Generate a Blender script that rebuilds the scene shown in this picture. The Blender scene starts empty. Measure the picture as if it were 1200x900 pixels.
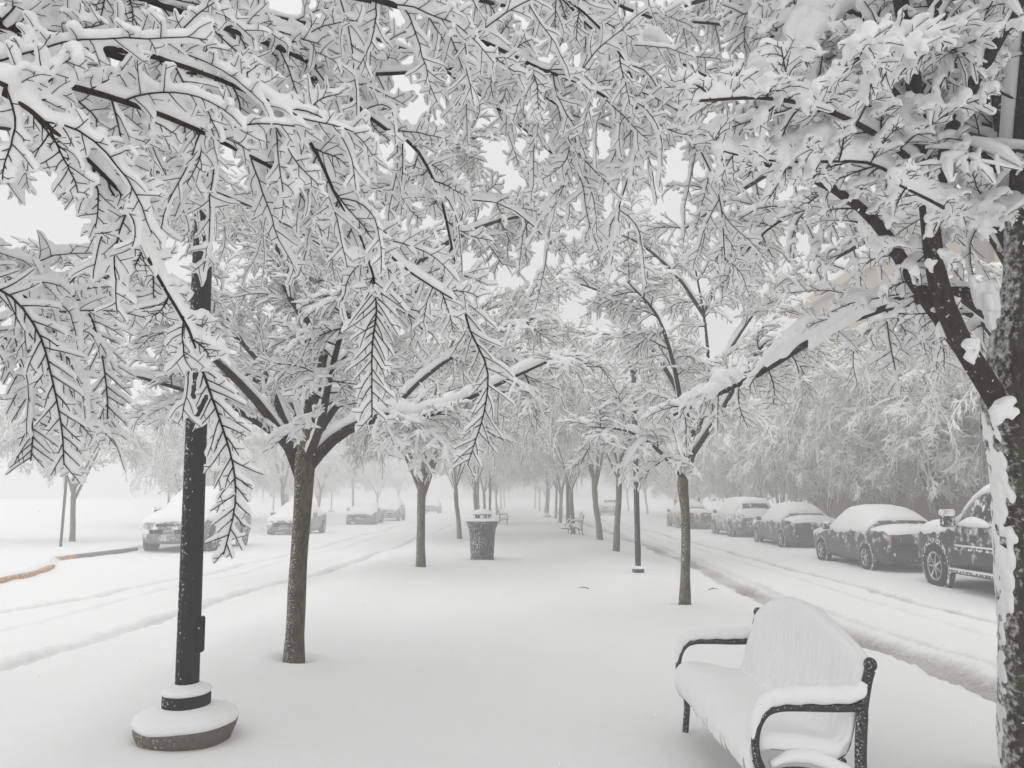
import bpy, math, random
import numpy as np
from mathutils import Vector
R = math.radians
sc = bpy.context.scene
col = sc.collection

# ------------------------------------------------------------------ camera, sky, sun, exposure
F = 900.0                       # focal length in pixels of a 1200 x 900 frame
PITCH = R(8.4)
CAM = np.array([0.0, 0.0, 1.6])
cd = bpy.data.cameras.new('camera'); cam = bpy.data.objects.new('camera', cd); col.objects.link(cam)
cam.location = CAM; cam.rotation_euler = (R(90) + PITCH, 0, 0)
cd.sensor_width = 36.0; cd.lens = 27.0; cd.clip_start = 0.05; cd.clip_end = 3000
sc.camera = cam

SUN_EL, SUN_ROT = R(62), R(200)
w = bpy.data.worlds.new('World'); sc.world = w; w.use_nodes = True
nt = w.node_tree; nt.nodes.clear()
sky = nt.nodes.new('ShaderNodeTexSky'); sky.sky_type = 'NISHITA'; sky.sun_disc = False
sky.sun_elevation = SUN_EL; sky.sun_rotation = SUN_ROT; sky.dust_density = 6.0; sky.air_density = 1.0
bw = nt.nodes.new('ShaderNodeRGBToBW'); mx = nt.nodes.new('ShaderNodeMix'); mx.data_type = 'RGBA'
mx.inputs[0].default_value = 0.97
bg = nt.nodes.new('ShaderNodeBackground'); bg.inputs['Strength'].default_value = 0.15
ow = nt.nodes.new('ShaderNodeOutputWorld')
nt.links.new(sky.outputs[0], bw.inputs[0]); nt.links.new(sky.outputs[0], mx.inputs[6]); nt.links.new(bw.outputs[0], mx.inputs[7])
# an even veil of snow cloud over the whole sky
tcw = nt.nodes.new('ShaderNodeTexCoord'); cn = nt.nodes.new('ShaderNodeTexNoise'); cn.inputs['Scale'].default_value = 2.2; cn.inputs['Detail'].default_value = 4
cr = nt.nodes.new('ShaderNodeMapRange'); cr.inputs[3].default_value = 5.6; cr.inputs[4].default_value = 6.6
veil = nt.nodes.new('ShaderNodeMix'); veil.data_type = 'RGBA'; veil.inputs[0].default_value = 0.85
nt.links.new(tcw.outputs['Generated'], cn.inputs['Vector']); nt.links.new(cn.outputs[0], cr.inputs[0])
sep = nt.nodes.new('ShaderNodeSeparateXYZ'); nt.links.new(tcw.outputs['Generated'], sep.inputs[0])
zg = nt.nodes.new('ShaderNodeMapRange'); zg.inputs[3].default_value = 0.83; zg.inputs[4].default_value = 1.22      # an overcast sky is brightest overhead
nt.links.new(sep.outputs[2], zg.inputs[0]); vm = nt.nodes.new('ShaderNodeMath'); vm.operation = 'MULTIPLY'
nt.links.new(cr.outputs[0], vm.inputs[0]); nt.links.new(zg.outputs[0], vm.inputs[1])
nt.links.new(mx.outputs[2], veil.inputs[6]); nt.links.new(vm.outputs[0], veil.inputs[7])
nt.links.new(veil.outputs[2], bg.inputs[0]); nt.links.new(bg.outputs[0], ow.inputs[0])
sd = bpy.data.lights.new('sun', 'SUN'); sd.energy = 0.5; sd.angle = R(120); sd.color = (1, 0.985, 0.96)
sun = bpy.data.objects.new('sun', sd); col.objects.link(sun)
sun.rotation_euler = (R(90) - SUN_EL, 0, R(180) - SUN_ROT + R(0))
sc.view_settings.view_transform = 'Standard'; sc.view_settings.look = 'None'
sc.view_settings.gamma = 1; sc.view_settings.exposure = 0.03
sc.cycles.max_bounces = 12; sc.cycles.diffuse_bounces = 9; sc.cycles.volume_bounces = 4
sc.cycles.use_denoising = True
HAZE = 0.0135

# ------------------------------------------------------------------ helpers
def ray(px, py):
    d = np.array([0, math.cos(PITCH), math.sin(PITCH)])
    u = np.array([0, -math.sin(PITCH), math.cos(PITCH)])
    return d + (px - 600) / F * np.array([1.0, 0, 0]) + (450 - py) / F * u
def at(px, py, depth): return CAM + ray(px, py) * depth
def on_ground(px, py, z=0.0):
    r = ray(px, py); t = (z - CAM[2]) / r[2]; return CAM + r * t
def noise1(n, seed): return np.random.default_rng(seed).uniform(-1, 1, n)

def tag(o, label=None, cat=None, group=None, kind=None):
    if label: o['label'] = label
    if cat: o['category'] = cat
    if group: o['group'] = group
    if kind: o['kind'] = kind
    return o
def empty(name, loc, rz=0):
    o = bpy.data.objects.new(name, None); col.objects.link(o); o.location = loc; o.rotation_euler = (0, 0, rz)
    o.empty_display_size = 0.2; return o
def mesh_obj(name, verts, faces, mat, parent=None, smooth=True):
    """faces: list of (n,4)/(n,3) int arrays or a python list of tuples"""
    me = bpy.data.meshes.new(name)
    if isinstance(faces, list) and faces and isinstance(faces[0], np.ndarray):
        verts = np.asarray(verts, np.float32)
        me.vertices.add(len(verts)); me.vertices.foreach_set('co', verts.ravel())
        loops = np.concatenate([f.ravel() for f in faces]).astype(np.int32)
        sizes = np.concatenate([np.full(len(f), f.shape[1], np.int32) for f in faces])
        starts = np.concatenate([[0], np.cumsum(sizes)[:-1]]).astype(np.int32)
        me.loops.add(len(loops)); me.loops.foreach_set('vertex_index', loops)
        me.polygons.add(len(sizes)); me.polygons.foreach_set('loop_start', starts)
        me.update(calc_edges=True)
    else:
        me.from_pydata([tuple(v) for v in verts], [], faces)
    me.polygons.foreach_set('use_smooth', np.full(len(me.polygons), smooth, bool))
    me.materials.append(mat); me.validate()
    o = bpy.data.objects.new(name, me); col.objects.link(o)
    if parent: o.parent = parent
    return o
class MB:
    """collects shapes into one mesh"""
    def __init__(s): s.v = []; s.f = []
    def add(s, vs, fs):
        b = len(s.v); s.v += [tuple(v) for v in vs]; s.f += [tuple(i + b for i in f) for f in fs]; return s
    def box(s, c, d, bev=0.0):
        cx, cy, cz = c; x, y, z = d[0] / 2, d[1] / 2, d[2] / 2; b = min(bev, x * .9, y * .9, z * .9)
        if b <= 0:
            vs = [(cx + i * x, cy + j * y, cz + k * z) for k in (-1, 1) for i, j in ((-1, -1), (1, -1), (1, 1), (-1, 1))]
            return s.add(vs, [(3, 2, 1, 0), (4, 5, 6, 7), (0, 1, 5, 4), (1, 2, 6, 5), (2, 3, 7, 6), (3, 0, 4, 7)])
        rings = []
        for zz, ins in ((-z, b), (-z + b, 0), (z - b, 0), (z, b)):
            r = []
            for i, j in ((-1, -1), (1, -1), (1, 1), (-1, 1)):
                a = (i * (x - b), j * (y - b)); q = [(i * (x - ins), j * (y - b)), (i * (x - b), j * (y - ins))]
                if ins == b: q = [a, (a[0], a[1])]
                if i * j > 0: q = q[::-1]
                r += [(cx + p[0], cy + p[1], cz + zz) for p in q]
            rings.append(r)
        return s.loft(rings, cap=True)
    def loft(s, rings, cap=True, closed=True):
        n = len(rings[0]); vs = [p for r in rings for p in r]; fs = []
        for k in range(len(rings) - 1):
            for i in range(n if closed else n - 1):
                j = (i + 1) % n; fs.append((k * n + i, k * n + j, (k + 1) * n + j, (k + 1) * n + i))
        if cap: fs.append(tuple(range(n))[::-1]); fs.append(tuple((len(rings) - 1) * n + i for i in range(n)))
        return s.add(vs, fs)
    def lathe(s, prof, n=24, c=(0, 0, 0), ax='z', cap=True, jit=None):
        rings = []
        for r, h in prof:
            ring = []
            for i in range(n):
                a = 2 * math.pi * i / n; rr = r * (1 + (jit(a, h) if jit else 0))
                p = (rr * math.cos(a), rr * math.sin(a), h)
                if ax == 'x': p = (p[2], p[0], p[1])
                if ax == 'y': p = (p[0], p[2], p[1])
                ring.append((c[0] + p[0], c[1] + p[1], c[2] + p[2]))
            rings.append(ring)
        return s.loft(rings, cap)
    def tube(s, pts, rad, n=8, sx=1.0):
        pts = [Vector(p) for p in pts]; m = len(pts); rings = []
        if not hasattr(rad, '__len__'): rad = [rad] * m
        ref = None
        for i in range(m):
            t = (pts[min(i + 1, m - 1)] - pts[max(i - 1, 0)]).normalized()
            if ref is None:
                ref = t.orthogonal().normalized()
            ref = (ref - t * ref.dot(t)).normalized(); b = t.cross(ref)
            rings.append([tuple(pts[i] + (ref * math.cos(2 * math.pi * k / n) * sx + b * math.sin(2 * math.pi * k / n)) * rad[i]) for k in range(n)])
        return s.loft(rings, True)
    def build(s, name, mat, parent=None, smooth=True, angle=None):
        o = mesh_obj(name, s.v, s.f, mat, parent, smooth)
        if angle is not None:
            o.data.set_sharp_from_angle(angle=R(angle))
        return o
def spline(pts, n):
    """Catmull-Rom resample to n points"""
    p = np.asarray(pts, float); m = len(p)
    q = np.vstack([2 * p[0] - p[1], p, 2 * p[-1] - p[-2]])
    t = np.linspace(0, m - 1 - 1e-9, n); i = t.astype(int); f = (t - i)[:, None]
    a, b, c, d = q[i], q[i + 1], q[i + 2], q[i + 3]
    return 0.5 * (2 * b + (c - a) * f + (2 * a - 5 * b + 4 * c - d) * f ** 2 + (3 * b - a - 3 * c + d) * f ** 3)
def children(o): return list(o.children)
def copy_tree(o, parent=None):
    c = o.copy(); col.objects.link(c)
    if parent is not None: c.parent = parent
    for ch in children(o): copy_tree(ch, c)
    return c

# ------------------------------------------------------------------ materials
def new_mat(name):
    m = bpy.data.materials.new(name); m.use_nodes = True
    n = m.node_tree.nodes; return m, m.node_tree, n['Principled BSDF']
def nd(t, kind, **kw):
    x = t.nodes.new(kind)
    for k, v in kw.items(): setattr(x, k, v)
    return x
def noise_node(t, scale, detail=4, rough=0.55, vec=None):
    x = nd(t, 'ShaderNodeTexNoise'); x.inputs['Scale'].default_value = scale; x.inputs['Detail'].default_value = detail
    x.inputs['Roughness'].default_value = rough
    if vec is not None: t.links.new(vec, x.inputs['Vector'])
    return x
def obj_vec(t, scale=None):
    tc = nd(t, 'ShaderNodeTexCoord'); out = tc.outputs['Object']
    if scale:
        mp = nd(t, 'ShaderNodeMapping'); mp.inputs['Scale'].default_value = scale; t.links.new(out, mp.inputs['Vector']); out = mp.outputs[0]
    return out
def ramp(t, fac, p0, p1, c0=(0, 0, 0, 1), c1=(1, 1, 1, 1)):
    r = nd(t, 'ShaderNodeValToRGB'); e = r.color_ramp.elements
    e[0].position = p0; e[0].color = c0; e[1].position = p1; e[1].color = c1
    t.links.new(fac, r.inputs[0]); return r
def mixc(t, fac, a, b):
    m = nd(t, 'ShaderNodeMix', data_type='RGBA')
    if hasattr(fac, 'is_linked'): t.links.new(fac, m.inputs[0])
    else: m.inputs[0].default_value = fac
    for v, i in ((a, 6), (b, 7)):
        if hasattr(v, 'is_linked'): t.links.new(v, m.inputs[i])
        else: m.inputs[i].default_value = (*v, 1)
    return m.outputs[2]
def bump(t, b, h, strength, dist):
    x = nd(t, 'ShaderNodeBump'); x.inputs['Strength'].default_value = strength; x.inputs['Distance'].default_value = dist
    t.links.new(h, x.inputs['Height']); t.links.new(x.outputs[0], b.inputs['Normal'])

SNOW = (0.90, 0.90, 0.90)
WIND = (-0.80, -0.52, 0.30)
def mat_snow(name, s1=14, d=0.012, st=0.5, colr=SNOW):
    m, t, b = new_mat(name); v = obj_vec(t)
    n1 = noise_node(t, s1, 5, 0.6, v)
    t.links.new(mixc(t, n1.outputs[0], tuple(c * 0.97 for c in colr), tuple(min(1, c * 1.03) for c in colr)), b.inputs['Base Color'])
    b.inputs['Roughness'].default_value = 0.95; b.inputs['Specular IOR Level'].default_value = 0.15
    bump(t, b, n1.outputs[0], st, d); return m
def stuck_snow(t, scale=60, lo=0.55, hi=0.75, wind=0.35, wdir=WIND, zgrad=None, vec=None):
    """mask of snow blown on to the windward side of a surface"""
    g = nd(t, 'ShaderNodeNewGeometry'); dp = nd(t, 'ShaderNodeVectorMath', operation='DOT_PRODUCT')
    dp.inputs[1].default_value = wdir; t.links.new(g.outputs['Normal'], dp.inputs[0])
    n = noise_node(t, scale, 5, 0.65, vec or obj_vec(t))
    ma = nd(t, 'ShaderNodeMath', operation='MULTIPLY_ADD'); ma.inputs[1].default_value = wind
    t.links.new(dp.outputs['Value'], ma.inputs[0]); t.links.new(n.outputs[0], ma.inputs[2])
    out = ma.outputs[0]
    if zgrad:   # more snow clings higher up, under the ledge it slid from
        sx = nd(t, 'ShaderNodeSeparateXYZ'); t.links.new(obj_vec(t), sx.inputs[0])
        mr = nd(t, 'ShaderNodeMapRange'); mr.inputs[1].default_value = zgrad[0]; mr.inputs[2].default_value = zgrad[1]; mr.inputs[3].default_value = -zgrad[2]; mr.inputs[4].default_value = zgrad[2]
        t.links.new(sx.outputs[2], mr.inputs[0]); a2 = nd(t, 'ShaderNodeMath', operation='ADD'); t.links.new(out, a2.inputs[0]); t.links.new(mr.outputs[0], a2.inputs[1]); out = a2.outputs[0]
    return ramp(t, out, lo, hi).outputs[0]
def mat_bark(name, c0, c1, moss=None, stuck=(40, .70, .78, .12)):
    m, t, b = new_mat(name); v = obj_vec(t, (1, 1, 0.22))
    n1 = noise_node(t, 38, 6, 0.65, v); n2 = noise_node(t, 4.5, 4, 0.6, obj_vec(t))
    base = mixc(t, ramp(t, n1.outputs[0], .35, .68).outputs[0], c0, c1)
    if moss: mm = nd(t, 'ShaderNodeMath', operation='MULTIPLY'); t.links.new(ramp(t, n2.outputs[0], .42, .62).outputs[0], mm.inputs[0]); t.links.new(ramp(t, n1.outputs[0], .38, .6).outputs[0], mm.inputs[1]); base = mixc(t, mm.outputs[0], base, moss)
    if stuck: base = mixc(t, stuck_snow(t, *stuck), base, SNOW)
    t.links.new(base, b.inputs['Base Color']); b.inputs['Roughness'].default_value = 0.92
    b.inputs['Specular IOR Level'].default_value = 0.2
    bump(t, b, n1.outputs[0], 0.9, 0.02); return m
def mat_plain(name, c, rough=0.6, metal=0.0, var=0.15, stuck=None, spec=0.4, scale=20):
    m, t, b = new_mat(name); v = obj_vec(t); n1 = noise_node(t, scale, 4, 0.6, v)
    base = mixc(t, n1.outputs[0], tuple(x * (1 - var) for x in c), tuple(x * (1 + var) for x in c))
    if stuck: base = mixc(t, stuck_snow(t, *stuck), base, SNOW)
    t.links.new(base, b.inputs['Base Color'])
    b.inputs['Roughness'].default_value = rough; b.inputs['Metallic'].default_value = metal
    b.inputs['Specular IOR Level'].default_value = spec
    bump(t, b, n1.outputs[0], 0.08, 0.004); return m
M = {}
M['snow_twig'] = mat_snow('snow on the branches', 22, 0.01, 0.45)
M['snow_pad'] = mat_snow('snow lying on things', 30, 0.008, 0.5)
M['bark_dark'] = mat_bark('dark wet bark', (0.012, 0.009, 0.008), (0.045, 0.034, 0.030))
M['bark_moss'] = mat_bark('bark with green lichen', (0.016, 0.014, 0.011), (0.105, 0.088, 0.060), (0.115, 0.112, 0.05), (75, .66, .76, .15))
M['bark_plaster'] = mat_bark('dark bark plastered with snow', (0.014, 0.012, 0.010), (0.060, 0.050, 0.044), (0.07, 0.075, 0.045), (30, .72, 1.0, .33, (-1, .2, .05)))
M['twig'] = mat_plain('twig bark', (0.028, 0.019, 0.018), 0.85, spec=0.2)
M['black_metal'] = mat_plain('black painted metal', (0.012, 0.012, 0.013), 0.6, spec=0.15, stuck=(45, .68, .78, .14))
M['bench_metal'] = mat_plain('black bench metal', (0.014, 0.014, 0.015), 0.45, stuck=(90, .66, .78, .12))
M['stone'] = mat_plain('rough concrete footing', (0.13, 0.115, 0.095), 0.95, var=.45, stuck=(60, .62, .78, .1), scale=45)

# ------------------------------------------------------------------ ground
def smooth(x, a, b):
    t = np.clip((x - a) / (b - a), 0, 1); return t * t * (3 - 2 * t)
_rg = np.random.default_rng(5)
_waves = [(_rg.normal(0, f, 2), _rg.uniform(0, 6.28), am) for f, am in [(.5, .016)] * 5 + [(1.3, .006)] * 7 + [(4, .0022)] * 9]
def wob(x, y):
    s = 0
    for k, p, a in _waves: s = s + a * np.sin(k[0] * x + k[1] * y + p)
    return s
ROAD = -0.13
def gpts(l): return [tuple(on_ground(a, b, ROAD)[:2]) for a, b in l]
RX0, RX1 = 3.75, 11.3            # right carriageway
LX0, LX1 = -3.9, -12.2           # left carriageway
TRACKS = [   # polyline, half width, depth, dirt
    ([(4.30, -3), (4.34, 6), (4.25, 10), (4.45, 15), (4.75, 22), (4.9, 40), (5.0, 90)], .26, .10, 1.0),
    ([(4.9, -3), (4.85, 7), (4.75, 13), (5.1, 22), (5.3, 60)], .12, .03, .35),
    ([(7.1, -3), (6.95, 9), (6.85, 13), (6.9, 20), (7.1, 30), (7.0, 90)], .14, .06, .7),
    ([(6.2, -3), (6.1, 12), (6.3, 25), (6.3, 80)], .10, .022, .2),
    (gpts([(-200, 838), (0, 779), (115, 748), (190, 722), (300, 692), (400, 664), (480, 636), (540, 612)]), .16, .055, .5),
    (gpts([(-200, 775), (0, 738), (150, 702), (260, 676), (400, 642), (500, 615)]), .10, .022, .2),
    (gpts([(-200, 750), (0, 717), (110, 700), (240, 671), (330, 652), (440, 624), (520, 603)]), .14, .045, .4),
]
def seg_dist(x, y, pl):
    d = np.full(x.shape, 1e9)
    for (x0, y0), (x1, y1) in zip(pl[:-1], pl[1:]):
        dx, dy = x1 - x0, y1 - y0; t = np.clip(((x - x0) * dx + (y - y0) * dy) / (dx * dx + dy * dy), 0, 1)
        d = np.minimum(d, np.hypot(x - x0 - t * dx, y - y0 - t * dy))
    return d
KERB = [tuple(on_ground(x, y, 0.0)[:2]) for x, y in ((-330, 752), (-60, 690), (0, 676), (40, 668), (58, 661), (65, 652), (85, 649.5), (158, 641))] + [(-12.25, 30), (-12.0, 200)]
def left_kerb_x(y): return np.interp(y, [k[1] for k in KERB], [k[0] for k in KERB])
WELLS = []
_rp = np.random.default_rng(12); PITS = np.stack([_rp.uniform(-6, 4.5, 260), _rp.uniform(2.5, 22, 260), _rp.uniform(.025, .075, 260), _rp.uniform(.4, 1.4, 260)], 1)   # dents where clumps dropped from the trees
def height(x, y, detail=True):
    x = np.asarray(x, float); y = np.asarray(y, float)
    r = smooth(x, RX0 - .55, RX0 + .35) * (1 - smooth(x, RX1 - .15, RX1 + .15))
    kx = left_kerb_x(y)
    l = (1 - smooth(x, LX0 - .35, LX0 + .75)) * smooth(x, kx - .04, kx + .05)
    h = ROAD * np.maximum(r, l) + wob(x, y)
    h = h + 0.05 * smooth(np.abs(x + .1), 1.5, 2.6) * (1 - smooth(np.abs(x + .1), 2.6, 3.6))
    slush = np.zeros_like(h)
    if detail:
        jig = .10 * np.sin(y * 3.1 + 1) * np.sin(y * 1.3) + .05 * np.sin(y * 9.7 + 2) + .03 * np.sin(y * 23 + x * 9)
        for pl, hw, dep, dirt in TRACKS:
            d = seg_dist(x + jig * .5, y, pl) + .03 * np.sin(x * 31 + y * 17) + .02 * np.sin(x * 11 - y * 41)
            g = 1 - smooth(d, hw * .55, hw * 1.15); rim = np.exp(-((d - hw * 1.6) / (hw * .5)) ** 2)
            brk = .72 + .28 * np.sin(y * 1.7 + hw * 40) * np.sin(y * .63 + 1)
            h = h - dep * g * brk + dep * .35 * rim * brk + .010 * rim * np.sin(x * 47 + y * 29) * np.sin(y * 37 - x * 21)
            slush = np.maximum(slush, g * dirt * brk)
        for px_, py_, pr_, pk_ in PITS:
            i0, i1 = np.searchsorted(x[0], (px_ - .3, px_ + .3)); j0, j1 = np.searchsorted(y[:, 0], (py_ - .3, py_ + .3))
            d = np.hypot(x[j0:j1, i0:i1] - px_, (y[j0:j1, i0:i1] - py_)); h[j0:j1, i0:i1] += pk_ * (-.012 * np.exp(-(d / pr_) ** 2) + .005 * np.exp(-((d - 1.5 * pr_) / (.6 * pr_)) ** 2))
        for wx, wy, wr, wh in WELLS:
            d = np.hypot(x - wx, y - wy); h = h + wh * np.exp(-((d - wr * 1.6) / (wr * .9)) ** 2) - wh * .8 * np.exp(-(d / (wr * .9)) ** 2)
    return h, slush
def gz(x, y): return float(height(np.array([x]), np.array([y]), False)[0][0])

def axis(lims): return np.unique(np.concatenate([np.arange(a, b, s) for a, b, s in lims]))
def build_ground():
    xs = axis([(-500, -60, 40), (-60, -22, 2.5), (-22, -12.6, .5), (-12.6, -11.6, .05), (-11.6, -8.6, .14), (-8.6, 3.2, .075), (3.2, 7.6, .045), (7.6, 14, .2), (14, 24, 1), (24, 60, 4), (60, 501, 40)])
    ys = axis([(-40, -2, 3), (-2, 2.5, .3), (2.5, 14, .06), (14, 30, .12), (30, 60, .4), (60, 140, 2), (140, 1001, 40)])
    X, Y = np.meshgrid(xs, ys); H, S = height(X, Y)
    V = np.stack([X, Y, H], -1).reshape(-1, 3); nx, ny = len(xs), len(ys)
    i = np.arange(nx * ny).reshape(ny, nx)
    fc = np.stack([i[:-1, :-1], i[:-1, 1:], i[1:, 1:], i[1:, :-1]], -1).reshape(-1, 4)
    m, t, b = new_mat('fresh snow on the ground')
    at_ = nd(t, 'ShaderNodeAttribute', attribute_name='slush'); v = obj_vec(t)
    n1 = noise_node(t, 26, 6, .65, v); n2 = noise_node(t, 150, 3, .6, v); n3 = noise_node(t, 7, 5, .6, v)
    mul = nd(t, 'ShaderNodeMath', operation='MULTIPLY'); t.links.new(at_.outputs['Fac'], mul.inputs[0])
    t.links.new(ramp(t, n1.outputs[0], .25, .55, (.45, .45, .45, 1)).outputs[0], mul.inputs[1])
    base = mixc(t, n3.outputs[0], (0.875, 0.875, 0.875), (0.90, 0.90, 0.90))
    t.links.new(mixc(t, mul.outputs[0], base, (0.29, 0.28, 0.275)), b.inputs['Base Color'])
    b.inputs['Roughness'].default_value = .95; b.inputs['Specular IOR Level'].default_value = .15
    add = nd(t, 'ShaderNodeMath', operation='MULTIPLY_ADD'); add.inputs[1].default_value = .35
    t.links.new(n2.outputs[0], add.inputs[0]); t.links.new(n1.outputs[0], add.inputs[2])
    bump(t, b, add.outputs[0], .35, .012)
    o = mesh_obj('snow_ground', V, [fc], m)
    a = o.data.attributes.new('slush', 'FLOAT', 'POINT'); a.data.foreach_set('value', S.ravel().astype(np.float32))
    tag(o, 'fresh snow blanket over the path, lawns and both roadways', 'ground', kind='structure')

# ------------------------------------------------------------------ trees
UP = np.array([0, 0, 1.0])
LEE = np.array([-.25, .968, 0])     # the side of upright twigs the drifting snow clings to
def norm(v): return v / np.maximum(np.linalg.norm(v, axis=-1, keepdims=True), 1e-9)
def tangents(P):
    T = np.empty_like(P); T[:, 1:-1] = P[:, 2:] - P[:, :-2]; T[:, 0] = P[:, 1] - P[:, 0]; T[:, -1] = P[:, -1] - P[:, -2]
    return norm(T)
def frames(P, S):
    T = tangents(P); A = S[:, None, :] - (S[:, None, :] * T).sum(-1, keepdims=True) * T; A = norm(A); B = np.cross(A, T)
    return T, A, B
class Bunch:
    """many branches of one order: polylines (N,K,3), radii (N,K), side vector (N,3)"""
    def __init__(s, P, rad, S, sc=None): s.P, s.rad, s.S = P, rad, S; s.sc = np.ones(len(P)) if sc is None else sc
def ring_mesh(C, A, B, ra, rb, n, caps=False):
    N, K, _ = C.shape; th = np.arange(n) * 2 * np.pi / n
    V = C[:, :, None, :] + A[:, :, None, :] * (ra[:, :, None] * np.cos(th))[..., None] + B[:, :, None, :] * (rb[:, :, None] * np.sin(th))[..., None]
    idx = np.arange(N * K * n).reshape(N, K, n); nx = np.roll(idx, -1, 2)
    fc = np.stack([idx[:, :-1], nx[:, :-1], nx[:, 1:], idx[:, 1:]], -1).reshape(-1, 4); V = V.reshape(-1, 3)
    if caps:      # quads folded on to a middle point close both ends
        c0 = len(V) + np.arange(N)[:, None]; c1 = c0 + N; h = np.arange(0, n - 1, 2)
        V = np.concatenate([V, C[:, 0], C[:, -1]])
        for cc, ring, fl in ((c0, idx[:, 0], False), (c1, idx[:, -1], True)):
            i0, i1, i2 = ring[:, h], ring[:, h + 1], ring[:, (h + 2) % n]
            q = np.stack([np.broadcast_to(cc, i0.shape), i2, i1, i0] if not fl else [np.broadcast_to(cc, i0.shape), i0, i1, i2], -1).reshape(-1, 4)
            fc = np.concatenate([fc, q])
            if n % 2:   # the odd last side
                j0, j1 = ring[:, n - 1], ring[:, 0]; c_ = cc[:, 0]
                fc = np.concatenate([fc, np.stack([c_, j1, j0, j0] if not fl else [c_, j0, j1, j1], -1)])
    return V, fc
def spawn(bn, n, rng, t0, t1, len0, len1, ang0, ang1, K, droop, wig, r0, r1, roll=.35, taper=.5, lift=0.0, keep=.88, curl=.3):
    P, S = bn.P, bn.S; N, K0, _ = P.shape
    T, A, B = frames(P, S)
    t = (np.arange(n)[None] + rng.uniform(0.1, .9, (N, n))) / n; t = t0 + (t1 - t0) * t
    f = t * (K0 - 1); i = np.minimum(f.astype(int), K0 - 2); f = (f - i)[..., None]; b = np.arange(N)[:, None]
    base = P[b, i] * (1 - f) + P[b, i + 1] * f; Tt = T[b, i]; At = A[b, i]; Bt = B[b, i]
    pr = bn.rad[b, i] * (1 - f[..., 0]) + bn.rad[b, i + 1] * f[..., 0]
    sg = np.where((np.arange(n)[None] + rng.integers(0, 2, (N, 1))) % 2 == 0, 1., -1.)[..., None]
    ro = rng.normal(0, roll, (N, n, 1)) + lift
    side = norm(At * sg * np.cos(ro) + Bt * np.sin(ro)); an = rng.uniform(ang0, ang1, (N, n, 1))
    d = norm(Tt * np.cos(an) + side * np.sin(an))
    L = (len0 + (len1 - len0) * rng.uniform(0, 1, (N, n)) ** 1.35) * (1 - taper * t) * bn.sc[:, None]
    kp = rng.uniform(0, 1, N * n) < keep; scl = np.repeat(np.sqrt(bn.sc), n)[kp]
    base = base.reshape(-1, 3)[kp]; d = d.reshape(-1, 3)[kp]; L = L.reshape(-1)[kp]; Bf = Bt.reshape(-1, 3)[kp]; pr = pr.reshape(-1)[kp]
    cv = rng.normal(0, curl, d.shape)
    Sc = norm(np.cross(d, Bf)); out = np.empty((len(L), K, 3)); out[:, 0] = base; p = base.copy()
    st = (L / (K - 1))[:, None]
    for k in range(1, K):
        d = norm(d + np.array([0, 0, -1.0]) * droop * st * (.5 + k / K) + rng.normal(0, wig, d.shape) * .35 + cv / (K - 1))
        p = p + d * st; out[:, k] = p
    Sc = norm(Sc + rng.normal(0, .12, Sc.shape))
    rr = np.minimum(r0, pr * .85); rad = rr[:, None] * np.linspace(1, 0, K) + np.minimum(r1, rr)[:, None] * np.linspace(0, 1, K)
    o = Bunch(out, rad, Sc, scl); o.par, o.pt, o.L = np.repeat(np.arange(N), n)[kp], t.reshape(-1)[kp], L; return o
def webs(par, ch, a0=.35, a1=.8):
    """snow bridging the fork between a twig and the stem it leaves"""
    N, K, _ = par.P.shape; Lp = np.linalg.norm(np.diff(par.P, axis=1), axis=-1).sum(1)[ch.par]
    def pt(P, idx, t):
        f = np.clip(t, 0, .999) * (P.shape[1] - 1); i = f.astype(int); f = (f - i)[:, None]; return P[idx, i] * (1 - f) + P[idx, i + 1] * f
    M_ = len(ch.P); out = []
    for fr in (.38,):
        a = pt(par.P, ch.par, ch.pt + fr * ch.L / Lp); b = pt(ch.P, np.arange(M_), np.full(M_, fr + .08))
        out.append(np.stack([a, (a + b) / 2, b], 1))
    P = np.concatenate(out); return Bunch(P, np.full(P.shape[:2], .0015), norm(np.cross(P[:, -1] - P[:, 0], UP)))
def resample(bn, m):
    N, K, _ = bn.P.shape; t = np.linspace(0, K - 1 - 1e-6, m); i = t.astype(int); f = t - i
    return Bunch(bn.P[:, i] * (1 - f)[None, :, None] + bn.P[:, i + 1] * f[None, :, None], bn.rad[:, i] * (1 - f) + bn.rad[:, i + 1] * f, bn.S)
def snow_mesh(bn, thick, rng, n=6, lump=.25, cling=.55, grow=0.6, ends=True, lean=.30, caps=False, sit=.85):
    P = bn.P; N, K, _ = P.shape; T, A, B = frames(P, bn.S)
    z = UP - T[..., 2:3] * T; m = np.linalg.norm(z, axis=-1)
    wd = LEE - (LEE * T).sum(-1, keepdims=True) * T; u = norm(z + lean * wd); W = np.cross(T, u)
    rs = (thick + grow * bn.rad) * (cling + (1 - cling) * m ** 1.3)
    rs = rs * (1 + rng.uniform(-lump, lump, (N, K))) * rng.uniform(.6, 1.25, (N, 1))
    if ends:
        rs[:, -1] *= .35; rs[:, 0] *= .8
    off = .55 * bn.rad + sit * rs
    # snow never reaches round a thick limb's underside
    C = P + u * off[..., None]
    if ends: C[:, -1] += T[:, -1] * thick * .5
    return ring_mesh(C, W, u, rs * 1.0, rs * .95, n, caps)
def bark_mesh(bn, n):
    T, A, B = frames(bn.P, bn.S); return ring_mesh(bn.P, A, B, bn.rad, bn.rad, n)
def join(parts):
    vs, fs, b = [], [], 0
    for v, f in parts: vs.append(v); fs.append(f + b); b += len(v)
    return np.concatenate(vs), [np.concatenate(fs)]
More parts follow.
